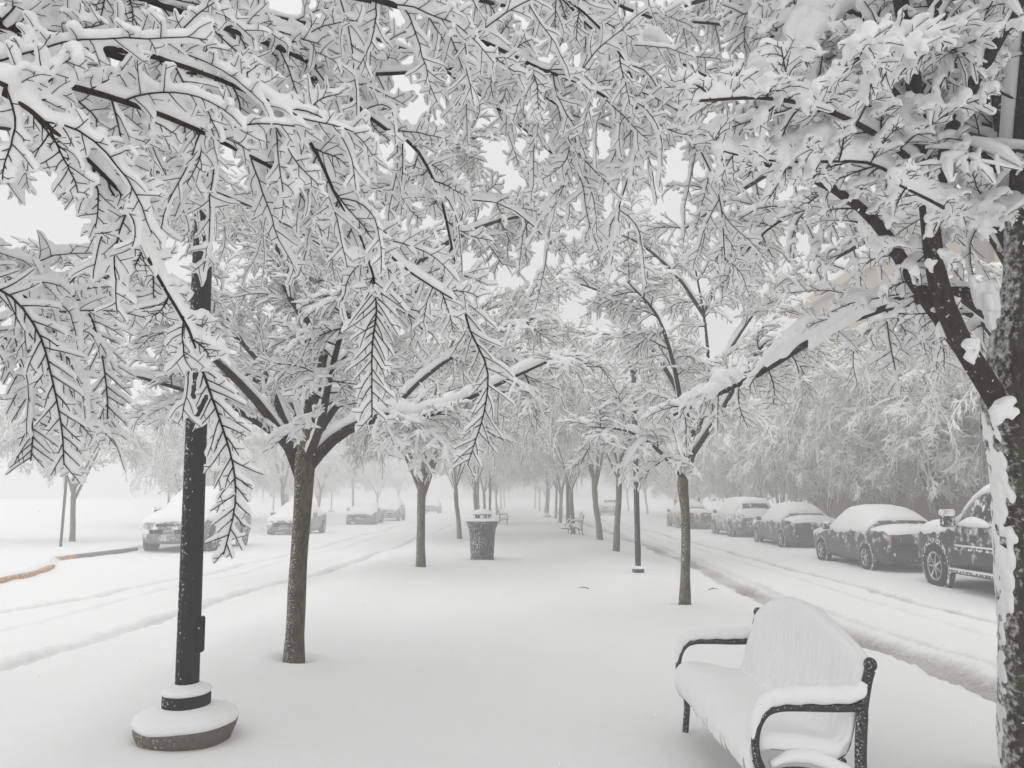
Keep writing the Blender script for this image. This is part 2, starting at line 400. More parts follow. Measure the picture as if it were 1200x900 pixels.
def limb_bunch(limbs, K, away=0.0):
    P, Rr, S = [], [], []
    SC = []
    for pts, r0, r1, *q in limbs:
        SC.append(q[0] if q else 1.0)
        p = spline(pts, K); P.append(p); Rr.append(np.linspace(r0, r1, K))
        ch = p[-1] - p[0]; up = UP
        if away:   # sprays tip over outwards, away from the walk where they hang low
            aw = p[len(p) // 2] - CAM; aw[2] = 0; up = norm(UP + away * norm(aw))
        s = np.cross(ch, up)
        if np.linalg.norm(s) < .15 * np.linalg.norm(ch): s = np.cross(ch, np.array([.3, 1, 0]))
        S.append(s / np.linalg.norm(s))
    return Bunch(np.array(P), np.array(Rr), np.array(S), np.array(SC))

def make_tree(base, trunk_pts, trunk_r, limbs, rng, spec, label, cat='tree', group=None, bark=None, trunk_bark=None, name='street_tree', K=13, trunk_lump=.06):
    """trunk_pts, limbs in world coordinates; spec = list of spawn stages
       stage: (parents 'L' limbs or index, kwargs, bark sides, snow sides, snow thick)"""
    base = np.asarray(base, float); root = empty(name, base)
    tag(root, label, cat, group)
    # trunk
    tp = spline(trunk_pts, 26); tr = np.interp(np.linspace(0, 1, 26), np.linspace(0, 1, len(trunk_r)), trunk_r)
    nseg = 20; T = tangents(tp[None])[0]; A = norm(np.cross(T, np.array([0, 1.0, .01]))); Bv = np.cross(T, A)
    th = np.arange(nseg) * 2 * np.pi / nseg; V = []
    for k in range(26):
        lum = 1 + trunk_lump * (np.sin(th * 3 + k * .35) + .6 * np.sin(th * 5 - k * .7 + 1) + .5 * np.sin(th * 2 + k * 1.1)) * .6
        V.append(tp[k] + (A[k] * np.cos(th)[:, None] + Bv[k] * np.sin(th)[:, None]) * (tr[k] * lum)[:, None])
    mb = MB(); mb.loft([[tuple(p - base) for p in r] for r in V]); mb.build('trunk', trunk_bark or M['bark_moss'], root)
    lb = limb_bunch(limbs, K, spec.get('away', 0))
    bark_p = [bark_mesh(lb, 9)]; twig_p = []; snow_p = []
    s0 = spec['limb_snow']
    snow_p.append(snow_mesh(resample(lb, K * 3), s0, rng, 9, .16, spec.get('limb_cling', .15), spec.get('limb_grow', .55), True, caps=True))
    bunches = {'L': lb}
    if 'tails' in spec:      # long drooping branch ends, feathered evenly on both sides
        tb = limb_bunch(spec['tails'], 15, spec.get('away', 0)); bunches['T'] = tb; bark_p.append(bark_mesh(tb, 6)); snow_p.append(snow_mesh(resample(tb, 40), .017, rng, 8, .2, .8, lean=1.2, caps=True, sit=1.1))
    for key, parent, kw, bs, ss, thick in spec['stages']:
        bn = spawn(bunches[parent], rng=rng, **kw); bunches[key] = bn
        (bark_p if bs > 4 else twig_p).append(bark_mesh(bn, bs))
        sb = resample(bn, bn.P.shape[1] * 2) if ss > 5 else bn
        snow_p.append(snow_mesh(sb, thick, rng, ss, .17, spec.get('cling', .55), lean=spec.get('lean', .3), caps=True, sit=spec.get('sit', .85)))
        if key in spec.get('web', ()): snow_p.append(snow_mesh(webs(bunches[parent], bn), thick * .72, rng, 6, .1, spec.get('cling', .55), lean=spec.get('lean', .3), ends=False, caps=True, sit=spec.get('sit', .85) * 1.5))
    for pts, th_ in spec.get('pads', []):
        q = spline(pts, 40); Pq = []
        for k in range(16):
            a_ = rng.integers(0, 26); e_ = a_ + rng.integers(7, 14); off = rng.normal(0, .42, 3) * th_ * np.array([1, 1, .8])
            sg = spline(q[a_:e_:3], 8) + off; sg[-3:, 2] -= np.array([.15, .35, .6]) * th_ * rng.uniform(0, 1.6); Pq.append(sg)
        Pq = np.array(Pq); pb = Bunch(Pq, np.full(Pq.shape[:2], .004), norm(np.cross(Pq[:, -1] - Pq[:, 0], UP)))
        snow_p.append(snow_mesh(resample(pb, 20), th_ * .55, rng, 10, .12, .8, caps=True))
    if 'extra' in spec:        # unseen upper and outer tiers added for their shade, loosely snowed
        el, es = spec['extra']; eb = limb_bunch(el, 11); bs_ = {'L': eb}; bark_p.append(bark_mesh(eb, 7)); xs = [snow_mesh(eb, s0, rng, 6, .16, .3)]
        for key, parent, kw, bs, ss, thick in es:
            bn = spawn(bs_[parent], rng=rng, **kw); bs_[key] = bn; twig_p.append(bark_mesh(bn, 3)); xs.append(snow_mesh(bn, thick, rng, 4, .2, .7))
        v, f = join(xs); mesh_obj('snow_load', v - base, f, M['snow_twig'], root)
    v, f = join(bark_p + twig_p); o = mesh_obj('crown', v - base, f, bark or M['bark_dark'], root)
    v, f = join(snow_p); s = mesh_obj('snow_load', v - base, f, M['snow_twig'], root)
    if spec.get('fuse'):      # lying snow runs together where twigs touch
        md = s.modifiers.new('fuse', 'REMESH'); md.mode = 'VOXEL'; md.voxel_size = spec['fuse']; md.use_smooth_shade = True
        m2 = s.modifiers.new('settle', 'SMOOTH'); m2.factor = .5; m2.iterations = spec.get('settle', 4)
    return root

def px_limb(l, r0, r1): return ([at(*p) for p in l], r0, r1)

# growth stages --------------------------------------------------------------
def stages(n1, n2, n3, l1=(.55, 1.3), l2=(.22, .5), l3=(.08, .2), snow=(.032, .026, .02), t0=.12, droop=(1.1, 1.6, 1.6), r=(.009, .0042, .0026), sides=(6, 5), roll=(.5, .3, .3), br=(4, 3, 3), taper=.45):
    st = [('1', 'L', dict(n=n1, t0=t0, t1=1, len0=l1[0], len1=l1[1], ang0=R(35), ang1=R(75), K=6, droop=droop[0], wig=.22, r0=r[0], r1=r[1], roll=roll[0], taper=taper), br[0], sides[0], snow[0]),
          ('2', '1', dict(n=n2, t0=.08, t1=1, len0=l2[0], len1=l2[1], ang0=R(32), ang1=R(58), K=4, droop=droop[1], wig=.18, r0=r[1], r1=r[2], roll=roll[1], taper=.5), br[1], sides[0], snow[1])]
    if n3: st.append(('3', '2', dict(n=n3, t0=.1, t1=1, len0=l3[0], len1=l3[1], ang0=R(32), ang1=R(55), K=3, droop=droop[2], wig=.12, r0=r[2], r1=r[2] * .8, roll=roll[2], taper=.4), br[2], sides[1], snow[2]))
    return st

def generic_limbs(rng, base, fork_h, n, reach, top, r0, az0=0.0, sub=3, lean=(0, 0)):
    limbs = []; o = np.array([base[0] + lean[0], base[1] + lean[1], base[2] + fork_h])
    for i in range(n):
        az = az0 + 2 * math.pi * (i + rng.uniform(-.28, .28)) / n; el = rng.uniform(.55, 1.15) if i % 3 else rng.uniform(1.1, 1.4)
        L = reach * rng.uniform(.85, 1.15); h = np.array([math.cos(az), math.sin(az), 0])
        s = o + UP * rng.uniform(-.25, .25)
        rise = (top - fork_h) * (.35 + .65 * math.sin(el)) * rng.uniform(.7, 1.0); ho = L * (.35 + .65 * math.cos(el))
        pts = [s, s + h * ho * .18 + UP * rise * .35, s + h * ho * .45 + UP * rise * .72 + rng.normal(0, .12, 3), s + h * ho * .78 + UP * rise * .95 + rng.normal(0, .15, 3), s + h * ho * 1.0 + UP * rise * .80, s + h * ho * 1.16 + UP * rise * .42]
        limbs.append((pts, r0 * rng.uniform(.7, 1.05), r0 * .14)); sp = spline(pts, 20)
        for j in range(sub):
            k = int(5 + 11 * (j + rng.uniform(0, .8)) / sub); a2 = az + rng.choice([-1, 1]) * rng.uniform(.4, 1.15); h2 = np.array([math.cos(a2), math.sin(a2), 0])
            l2 = rng.uniform(.42, .75) * L * (1 - .35 * k / 20); p0 = sp[k]; up = rng.uniform(-.05, .45)
            limbs.append(([p0, p0 + h2 * l2 * .35 + UP * l2 * up * .6, p0 + h2 * l2 * .7 + UP * l2 * up * .8, p0 + h2 * l2 + UP * l2 * (up * .5 - .25)], r0 * .34, r0 * .09))
    return limbs

# ---- prototypes for the trees further off
def proto_tree(seed, fork_h=2.1, reach=3.3, top=6.2, n=6, trunk_r=.12, dens=(12, 9, 5), snow=(.040, .030, .024), label='', name='street_tree', bark='bark_moss'):
    rng = np.random.default_rng(seed); b = np.zeros(3); ln = rng.normal(0, .08, 2)
    tp = [b - UP * .1, b + UP * fork_h * .35 + np.array([*ln * .3, 0]), b + UP * fork_h * .7 + np.array([*ln * .8, 0]), b + UP * fork_h + np.array([*ln, 0]), b + UP * (fork_h + .5) + np.array([*ln * 1.2, 0])]
    limbs = generic_limbs(rng, b, fork_h, n, reach, top, trunk_r * .55, rng.uniform(0, 6), 3, ln)
    sp = dict(limb_snow=.045, stages=stages(*dens, l1=(.6, 1.4), l2=(.25, .6), l3=(.1, .26), snow=snow, sides=(5, 4), br=(4, 3, 3), r=(.011, .006, .0038), droop=(.9, 1.2, 1.2)))
    sp['stages'] += [('h', 'L', dict(n=9, t0=.35, t1=1, len0=.45, len1=1.55, ang0=R(50), ang1=R(95), K=7, droop=4.5, wig=.3, r0=.009, r1=.004, roll=.9, taper=.2, keep=.9), 4, 5, .032),
        ('h2', 'h', dict(n=9, t0=.1, t1=1, len0=.1, len1=.34, ang0=R(28), ang1=R(60), K=3, droop=2.0, wig=.25, r0=.005, r1=.0032, roll=.6, taper=.4, keep=.85), 3, 4, .025)]
    return make_tree(b, tp, [trunk_r * 1.25, trunk_r, trunk_r * .95, trunk_r * 1.0, trunk_r * .5], limbs, rng, sp, label, bark=M['bark_moss'], trunk_bark=M[bark], name=name)


# ------------------------------------------------------------------ where things stand
def g(px, py, z=0.0):
    p = on_ground(px, py, z); p[2] = gz(p[0], p[1]); return p
T_LEFT = g(345, 779); T_RIGHT0 = np.array([2.86, 4.22, 0.0]); T_OVER = np.array([-3.25, .55, 0.0])
T_RIGHT1 = g(802, 717); T_LEFT2 = g(493, 667); T_LEFT3 = g(539, 633); T_RIGHT2 = g(722, 650)
LAMP0 = g(217, 866); LAMP1 = g(748, 673); CAN = g(565, 655)
for p, r, h in ((T_LEFT, .16, .06), (T_RIGHT0, .25, .05), (T_RIGHT1, .14, .04), (T_LEFT2, .15, .05), (T_LEFT3, .15, .05), (T_RIGHT2, .15, .05), (LAMP0, .42, .04), (LAMP1, .3, .04), (CAN, .36, .04)):
    WELLS.append((p[0], p[1], r, h))
build_ground()

# ------------------------------------------------------------------ building at the right
def building():
    x0, x1, y0, y1, H = 19.0, 34.0, 6.0, 50.0, 13.6
    root = empty('office_building', (x0, (y0 + y1) / 2, 0))
    tag(root, 'long tan masonry building with snowy flat roof behind the right hand trees', 'building')
    ox, oy = x0, (y0 + y1) / 2
    tan = mat_plain('tan masonry', (0.47, 0.41, 0.33), .9, var=.12, scale=3); st = mat_plain('pale stone trim', (0.46, 0.41, 0.34), .9, var=.08)
    gl = mat_plain('window glass paled for blinds and snow light', (0.17, 0.165, 0.155), .25, var=.25, scale=2); fr = mat_plain('bronze window frame', (0.20, 0.17, 0.14), .5)  # glass colour lightened to stand for blinds and light off the snow
    mb = MB(); mb.box(((x1 - x0) / 2, 0, H / 2 - .5), (x1 - x0, y1 - y0, H + 1)); mb.build('wall', tan, root, smooth=False)
    mb = MB(); mb.box((-.06, 0, .45), (.24, y1 - y0 + .3, 1.5)); mb.build('plinth', st, root, smooth=False)
    mb = MB(); mb.box((-.12, 0, 4.35), (.30, y1 - y0 + .3, .4), .03); mb.build('string_course', st, root, smooth=False)
    mb = MB(); mb.box((7.5, 0, H + .15), (x1 - x0 + .9, y1 - y0 + .9, .5), .05); mb.build('cornice', st, root, smooth=False)
    mb = MB(); mb.box((7.5, 0, H + .52), (x1 - x0 + .7, y1 - y0 + .7, .3), .12); mb.build('snow_cap', M['snow_pad'], root)
    w0 = None
    for k, z in enumerate((2.6, 6.4, 9.0, 11.6)):
        for j in range(10):
            yy = -19.8 + j * 4.4
            if w0 is None:
                m = MB(); m.box((-.02, 0, 0), (.10, 2.0, 1.7), .01); w0 = m.build('window', fr, root, smooth=False)
                m = MB()
                for s in (-1, 1): m.box((-.078, s * .47, 0), (.012, .86, 1.54))
                p = m.build('pane', gl, w0, smooth=False)
                m = MB(); m.box((-.10, 0, -.92), (.2, 2.2, .12), .02); sl = m.build('sill', st, w0, smooth=False)
                o = w0
            else: o = copy_tree(w0, root)
            o.location = (0, yy, z)
building()

# ------------------------------------------------------------------ kerbs
def kerb(name, pts, mat, w=.17, h=.19, z0=-.2):
    p = spline(pts, max(24, len(pts) * 8)); mb = MB(); rings = []
    for i in range(len(p)):
        t = p[min(i + 1, len(p) - 1)] - p[max(i - 1, 0)]; t /= np.linalg.norm(t); nrm = np.array([t[1], -t[0]])
        rings.append([(p[i][0] + nrm[0] * a, p[i][1] + nrm[1] * a, z) for a, z in ((0, z0), (w, z0), (w, -.04), (w - .03, -.012), (.03, -.012), (0, -.04))])
    mb.loft(rings); o = mb.build(name, mat); o.data.set_sharp_from_angle(angle=R(40)); return o
m_org = mat_plain('orange kerb paint', (0.42, 0.20, 0.07), .8, var=.25, stuck=(22, .50, .62, .05)); m_crb = mat_plain('wet concrete kerb', (0.17, 0.165, 0.16), .9, var=.25, stuck=(22, .56, .66, .05))
tag(kerb('kerb', [(k[0] - .05, k[1]) for k in KERB[1:5]], m_org), 'orange painted kerb end showing through the snow at the left edge', 'kerb', kind='structure')
tag(kerb('kerb', [(KERB[5][0] - .05, KERB[5][1]), (KERB[6][0] - .05, KERB[6][1])], m_org), 'short orange painted kerb stretch joining the bare grey kerb', 'kerb', kind='structure')
tag(kerb('kerb', [(KERB[6][0] - .05, KERB[6][1] + .03), ((KERB[6][0] + KERB[7][0]) / 2 - .06, (KERB[6][1] + KERB[7][1]) / 2), (KERB[7][0] - .05, KERB[7][1])], m_crb), 'bare grey kerb edge beside the first left parked car', 'kerb', kind='structure')

# ------------------------------------------------------------------ near trees with their own limbs
def tree_left():
    b = T_LEFT; D = 7.45; P = lambda x, y, d=0: at(x, y, D + d)
    tp = [b - UP * .1, P(346, 740), P(349, 670), P(354, 600), P(357, 548), P(360, 515), P(368, 480, .05)]
    tr = [.112, .090, .083, .082, .10, .08, .06]
    L = [([P(352, 560), P(335, 520), P(308, 498), P(276, 480, -.2), P(225, 460, -.5), P(150, 438, -.8)], .055, .012),
         ([P(355, 545), P(338, 505, .1), P(318, 455, .3), P(300, 420, .4), P(265, 385, .5), P(215, 345, .4)], .05, .012),
         ([P(359, 550), P(385, 520), P(415, 500, -.1), P(452, 487, -.2), P(485, 490, -.3), P(525, 478, -.4), P(580, 452, -.5), P(660, 415, -.6)], .062, .010),
         ([P(358, 540), P(380, 495, .3), P(410, 455, .6), P(450, 400, .8), P(495, 330, 1.0)], .055, .012),
         ([P(360, 520), P(364, 470), P(374, 430, .1), P(366, 385), P(340, 350, -.1), P(322, 280, -.2), P(310, 200)], .062, .012),
         ([P(366, 470), P(385, 430, .3), P(388, 385, .4), P(384, 330, .4), P(392, 250, .6), P(405, 150, .7)], .055, .012),
         ([P(372, 440), P(362, 380, .1), P(364, 320, .1), P(360, 240, .2), P(352, 150, .2)], .045, .012),
         ([P(350, 545), P(352, 500, .6), P(330, 440, 1.4), P(300, 380, 2.2), P(250, 330, 3.0)], .05, .01),
         ([P(360, 540), P(375, 500, -.6), P(385, 450, -1.3), P(400, 390, -1.9), P(420, 330, -2.3)], .045, .009),
         ([P(345, 530), P(300, 470, -.5), P(240, 410, -1.0), P(170, 350, -1.3), P(90, 310, -1.5)], .045, .009),
         ([P(374, 430, .1), P(430, 370, .3), P(500, 300, .4), P(580, 260, .6), P(650, 250, .8)], .045, .009),
         ([P(366, 385), P(300, 300, .2), P(230, 240, .3), P(150, 210, .4)], .04, .009),
         ([P(384, 330, .4), P(440, 250, .5), P(500, 190, .6), P(560, 160, .7)], .035, .009),
         ([P(452, 487, -.2), P(500, 440, .3), P(560, 400, .6), P(620, 380, .8)], .03, .008),
         ([P(318, 455, .3), P(250, 420, .8), P(180, 400, 1.2), P(110, 390, 1.4)], .03, .008)]
    sp = dict(limb_snow=.045, limb_cling=.12, stages=stages(19, 10, 7, (.45, 1.05), (.16, .44), (.06, .17), (.030, .023, .017), t0=.33, droop=(.7, 1.2, 1.4), r=(.008, .004, .0025)))
    make_tree(b, tp, tr, L, np.random.default_rng(11), sp, 'nearest left row tree with lichen green trunk forking behind the black lamp post', trunk_bark=M['bark_moss'], bark=M['bark_dark'])
tree_left()

def tree_right():
    b = T_RIGHT0; P = at; D = 4.25
    tp = [b - UP * .15, P(1209, 900, D), P(1205, 760, D), P(1201, 640, D), P(1199, 560, D), P(1193, 490, D), P(1197, 420, D), P(1206, 330, D), P(1206, 240, D), P(1212, 130, D), P(1226, 0, D), P(1236, -110, D)]
    tr = [.20, .155, .14, .138, .15, .178, .16, .135, .13, .12, .105, .09]
    L = [([P(1186, 500, D), P(1160, 455, D - .08), P(1135, 415, D - .12), P(1112, 370, D - .15), P(1097, 318, D - .18), P(1090, 258, D - .2), P(1083, 200, D - .25), P(1076, 140, D - .3), P(1066, 60, D - .4), P(1050, -30, D - .5)], .062, .034, .12),
         ([P(1150, 438, D - .02), P(1112, 385, D), P(1082, 345, D + .05), P(1060, 312, D), P(1040, 278, D - .05), P(1010, 245, D - .15), P(962, 213, D - .3), P(900, 192, D - .45), P(840, 178, D - .6)], .055, .010, .3),
         ([P(1093, 250, D - .2), P(1106, 185, D - .25), P(1118, 145, D - .35), P(1135, 110, D - .4), P(1152, 78, D - .5), P(1172, 42, D - .6), P(1198, -5, D - .7), P(1225, -70, D - .8)], .040, .024, .12),
         ([P(1196, 400, D), P(1130, 345, 4.6), P(1062, 352, 5.0), P(1000, 372, 5.4), P(932, 410, 5.8), P(886, 440, 6.1), P(832, 466, 6.5), P(790, 486, 6.9)], .055, .012, .8),
         ([P(1190, 420, D + .1), P(1150, 372, 5.0), P(1100, 360, 5.9), P(1040, 380, 6.9), P(990, 400, 7.6)], .05, .01),
         ([P(1190, 400, D + .1), P(1160, 360, 4.9), P(1140, 350, 5.5), P(1120, 365, 6.2), P(1100, 400, 6.8)], .045, .01),
         ([P(1200, 330, D + .1), P(1150, 260, 4.9), P(1090, 250, 5.7), P(1020, 280, 6.6), P(950, 320, 7.3)], .05, .01),
         ([P(1205, 250, D + .1), P(1150, 180, 4.8), P(1080, 150, 5.4), P(990, 160, 6.1), P(890, 210, 6.7), P(800, 270, 7.2)], .05, .01),
         ([P(1206, 240, D), P(1180, 235, D - .1), P(1150, 240, D - .2), P(1130, 258, D - .25), P(1100, 240, D - .4), P(1050, 215, D - .6)], .02, .006, .3),
         ([P(1083, 200, D - .25), P(1030, 160, D - .4), P(970, 130, D - .6), P(900, 115, D - .8), P(820, 118, D - 1.0)], .018, .006, .55),
         ([P(1076, 140, D - .3), P(1020, 80, D - .3), P(960, 50, D - .3), P(890, 40, D - .4)], .018, .006, .6),
         ([P(1066, 60, D - .4), P(1010, 20, D - .3), P(930, -10, D - .2), P(850, -10, D)], .018, .006, .7),
         ([P(1152, 78, D - .5), P(1110, 50, D - .7), P(1060, 45, D - .9), P(1000, 70, D - 1.1)], .014, .005, .5),
         ([P(1206, 120, D), P(1140, 40, 4.8), P(1060, 10, 5.4), P(960, 40, 6.0), P(870, 100, 6.4)], .045, .01),
         ([P(1040, 280, D), P(1000, 255, 4.7), P(955, 245, 5.2), P(905, 265, 5.6), P(860, 310, 5.9)], .02, .006, .8),
         ([P(1084, 232, D - .2), P(1062, 215, D - .3), P(1022, 192, D - .4), P(975, 189, D - .5), P(935, 190, D - .55), P(885, 186, D - .6), P(840, 175, D - .7)], .010, .004, .3),
         ([P(1060, 150, D - .3), P(1045, 134, D - .35), P(1000, 119, D - .45), P(950, 115, D - .5), P(890, 114, D - .6)], .009, .004, .35)]
    pads = [([P(1065, 205, 3.95), P(1020, 178, 3.88), P(970, 170, 3.78), P(920, 172, 3.7), P(890, 172, 3.66)], .085), ([P(960, 30, 3.9), P(930, 60, 3.8), P(915, 110, 3.7)], .13), ([P(1000, 15, 3.9), P(940, 25, 3.8), P(890, 20, 3.8)], .11),
            ([P(1062, 345, 4.95), P(1000, 365, 5.35), P(932, 402, 5.75), P(880, 436, 6.05)], .085), ([P(850, 455, 6.3), P(815, 470, 6.6), P(790, 480, 6.8)], .075), ([P(835, 448, 6.4), P(852, 444, 6.25), P(870, 440, 6.1)], .06),
            ([P(1158, 322, 4.2), P(1156, 345, 4.2), P(1160, 365, 4.2), P(1168, 385, 4.2)], .05), ([P(1195, 480, 4.08), P(1175, 485, 4.06), P(1165, 470, 4.05)], .05)]
    rl = np.random.default_rng(8); o = b + UP * 3.0; EX = []
    for az in (-2.6, -2.0, -1.5, -1.0, -.4, .3):  # back limbs added to shade the near snow from the open sky
        h = np.array([math.cos(az), math.sin(az), 0]); q = 3.6 * rl.uniform(.9, 1.2)
        EX.append(([o, o + h * q * .25 + UP * .9, o + h * q * .6 + UP * 1.9, o + h * q + UP * 2.1], .05, .01))
    for k in range(9):  # upper tier above the frame, added to darken the snow below
        az = k * 2.4 + rl.uniform(-.4, .4); h = np.array([math.cos(az), math.sin(az), 0]); q = rl.uniform(1.6, 4.2); zz = rl.uniform(2.2, 3.4)
        EX.append(([o, o + h * q * .15 + UP * zz * .5, o + h * q * .5 + UP * zz * .9, o + h * q + UP * zz], .05, .012))
    EST = stages(14, 9, 4, (.5, 1.3), (.2, .5), (.1, .25), (.04, .03, .024))
    st = stages(17, 12, 3, (.3, 1.05), (.06, .27), (.03, .10), (.027, .021, .015), droop=(1.4, 1.6, 1.4), r=(.0055, .0026, .0016), sides=(7, 5), roll=(.55, .28, .3))
    st += [('h', 'L', dict(n=7, t0=.2, t1=1, len0=.25, len1=.8, ang0=R(50), ang1=R(95), K=9, droop=8, wig=.3, r0=.005, r1=.0025, roll=.9, taper=.4, keep=.85), 5, 7, .024),
           ('h2', 'h', dict(n=8, t0=.2, t1=1, len0=.05, len1=.2, ang0=R(25), ang1=R(60), K=4, droop=2.5, wig=.2, r0=.0024, r1=.0016, roll=.6, taper=.4, keep=.8), 4, 6, .018)]
    sp = dict(extra=(EX, EST), fuse=.009, settle=2, sit=1.08, web=('2', 'h2'), away=.7, lean=1.0, cling=.65, limb_snow=.05, limb_cling=.10, pads=pads, stages=st)
    r = make_tree(b, tp, tr, L, np.random.default_rng(21), sp, 'large dark tree at the right edge with snow plastered trunk beside the bench', trunk_bark=M['bark_plaster'], bark=M['bark_dark'], trunk_lump=.09, K=15)
    # snow stuck up the windward side of the trunk
    mb = MB(); rg = random.Random(4); tq = spline(tp, 200); trq = np.interp(np.linspace(0, 1, 200), np.linspace(0, 1, len(tr)), tr); tops = np.array([q[2] for q in tq])
    for i in range(300):
        z = rg.uniform(.02, 2.05) if i < 190 else rg.uniform(.95, 1.8); k = int(np.argmin(np.abs(tops - z))); c, rr = tq[k], trq[k]
        wid = float(np.interp(z, [0, .9, 1.25, 1.7, 2.05], [.28, .40, .62, .5, .3])); an = math.pi * .97 + rg.gauss(0, wid * .55); big = float(np.interp(z, [0, .9, 1.3, 1.7, 2.05], [.8, 1.0, 1.55, 1.2, .8]))
        r_ = rg.uniform(.0095, .021) * big; q = Vector(c - b) + Vector((math.cos(an), math.sin(an), 0)) * rr * .95; h_ = r_ * rg.uniform(1.2, 3.0)
        mb.tube([q + Vector((0, 0, h_ * s_)) for s_ in (-1, -.7, 0, .7, 1)], [.003, r_ * .72, r_, r_ * .72, .003], 8)
    ts = mb.build('trunk_snow', M['snow_twig'], r); md = ts.modifiers.new('fuse', 'REMESH'); md.mode = 'VOXEL'; md.voxel_size = .007; md.use_smooth_shade = True
    m2 = ts.modifiers.new('settle', 'SMOOTH'); m2.factor = .5; m2.iterations = 6
tree_right()

def tree_over():
    b = T_OVER; P = at; o = b + np.array([0, 0, 2.25])
    tp = [b - UP * .1, b + UP * .8, b + UP * 1.6 + np.array([.03, .02, 0]), o, o + UP * .6]
    L = []
    def limb(pts, r0, r1, k=1.0):
        p = [P(*q) for q in pts]; mid = (o + p[0]) / 2 + UP * .12
        L.append(([o + UP * random.Random(len(L)).uniform(-.2, .5), mid] + p, r0, r1, k))
    TL = []
    def tail(pts, r0, r1, k): TL.append(([P(*q) for q in pts], r0, r1, k))
    limb([(-60, 15, 2.0), (0, 28, 2.1), (85, 47, 2.25), (150, 70, 2.4), (230, 85, 2.7), (320, 95, 3.0), (413, 88, 3.3), (485, 85, 3.5), (540, 80, 3.7), (600, 92, 3.9), (660, 115, 4.1)], .016, .0045)
    limb([(-70, 55, 1.9), (0, 78, 2.0), (60, 95, 2.1), (140, 117, 2.25), (215, 145, 2.4), (273, 173, 2.55), (330, 203, 2.7), (397, 248, 2.9), (440, 285, 3.05), (485, 322, 3.2), (530, 350, 3.3)], .0125, .0035)
    limb([(-60, 75, 1.8), (0, 108, 1.9), (30, 125, 1.95), (65, 155, 2.0), (100, 184, 2.1), (128, 212, 2.15), (148, 234, 2.2), (157, 262, 2.25), (172, 300, 2.3), (197, 345, 2.4), (222, 388, 2.45), (234, 425, 2.5)], .0075, .0042, .6)
    tail([(234, 425, 2.5), (247, 462, 2.55), (262, 505, 2.6), (274, 550, 2.62), (275, 595, 2.64), (262, 650, 2.66)], .0042, .0022, .95)
    limb([(60, -60, 2.3), (120, -20, 2.4), (182, 3, 2.5), (247, 27, 2.65), (293, 43, 2.8), (335, 60, 2.9), (380, 85, 3.05), (437, 142, 3.2), (480, 167, 3.3), (502, 198, 3.4), (520, 245, 3.45), (537, 330, 3.5)], .0135, .005, .8)
    tail([(537, 330, 3.5), (550, 385, 3.55), (571, 432, 3.6), (568, 480, 3.62), (556, 520, 3.65), (548, 545, 3.66)], .005, .0022, 1.35)
    limb([(280, -100, 2.6), (360, -45, 2.7), (440, 0, 2.8), (482, 9, 2.9), (510, 20, 3.0), (537, 38, 3.1), (580, 55, 3.2), (635, 82, 3.4), (680, 97, 3.5), (715, 117, 3.6), (752, 138, 3.75), (800, 158, 3.9), (850, 182, 4.1)], .0145, .004)
    limb([(120, 55, 2.3), (190, 70, 2.4), (252, 91, 2.5), (293, 109, 2.55), (333, 128, 2.6), (352, 150, 2.65), (374, 185, 2.7), (395, 232, 2.75), (420, 272, 2.8), (438, 325, 2.85)], .0095, .0042, .7)
    tail([(-40, 330, 2.5), (10, 345, 2.52), (45, 390, 2.55), (60, 440, 2.57), (72, 500, 2.6), (75, 545, 2.6)], .0042, .0022, 1.0)
    tail([(-30, 380, 3.0), (5, 395, 3.0), (28, 440, 3.0), (38, 500, 3.0), (36, 540, 3.0)], .0045, .0024, 1.2)
    tail([(60, 330, 3.3), (100, 360, 3.3), (118, 410, 3.3), (126, 470, 3.3), (124, 510, 3.3)], .0045, .0024, 1.2)
    tail([(438, 325, 2.85), (441, 365, 2.88), (436, 410, 2.9), (436, 490, 2.92)], .0042, .0022, 1.15)
    limb([(-90, 300, 2.7), (-30, 330, 2.8), (25, 345, 2.9), (60, 380, 3.0), (75, 440, 3.05), (85, 500, 3.1)], .008, .003)
    limb([(300, -80, 3.0), (420, -30, 3.3), (560, 0, 3.6), (690, 30, 4.0), (800, 75, 4.3), (880, 120, 4.6)], .017, .005)
    limb([(350, -140, 3.3), (500, -80, 3.7), (650, -30, 4.1), (760, 20, 4.4), (850, 30, 4.7), (930, 60, 5.0)], .017, .005)
    limb([(100, 110, 2.9), (220, 130, 3.2), (360, 170, 3.6), (480, 230, 4.0), (590, 240, 4.4), (660, 300, 4.7)], .008, .003)
    limb([(-60, 140, 3.6), (60, 160, 4.2), (180, 200, 5.0), (290, 240, 5.6), (380, 290, 6.0), (440, 340, 6.3)], .014, .004, 1.5)
    limb([(0, -40, 2.9), (140, -10, 3.3), (320, 20, 3.7), (480, 60, 4.2), (600, 140, 4.6), (690, 220, 5.0)], .017, .005)
    limb([(-60, -30, 2.4), (40, -5, 2.6), (140, 15, 2.9), (260, 60, 3.3), (340, 120, 3.6), (400, 160, 3.8)], .016, .004)
    limb([(-60, 30, 3.4), (40, 90, 4.0), (120, 150, 4.8), (200, 200, 5.5), (270, 240, 6.0)], .013, .004, 1.4)
    limb([(500, -90, 3.0), (600, -40, 3.2), (690, 20, 3.4), (740, 90, 3.6), (745, 170, 3.7), (720, 260, 3.8)], .008, .003)
    limb([(560, -60, 3.6), (700, 40, 3.9), (790, 130, 4.2), (840, 220, 4.4), (850, 310, 4.6)], .008, .003)
    limb([(520, 20, 3.3), (600, 90, 3.5), (660, 130, 3.7), (675, 180, 3.8), (650, 240, 3.9)], .008, .003)
    pads = [([P(700, 60, 3.9), P(740, 50, 4.0), P(790, 62, 4.1)], .07), ([P(300, 35, 3.0), P(360, 45, 3.1)], .05)]
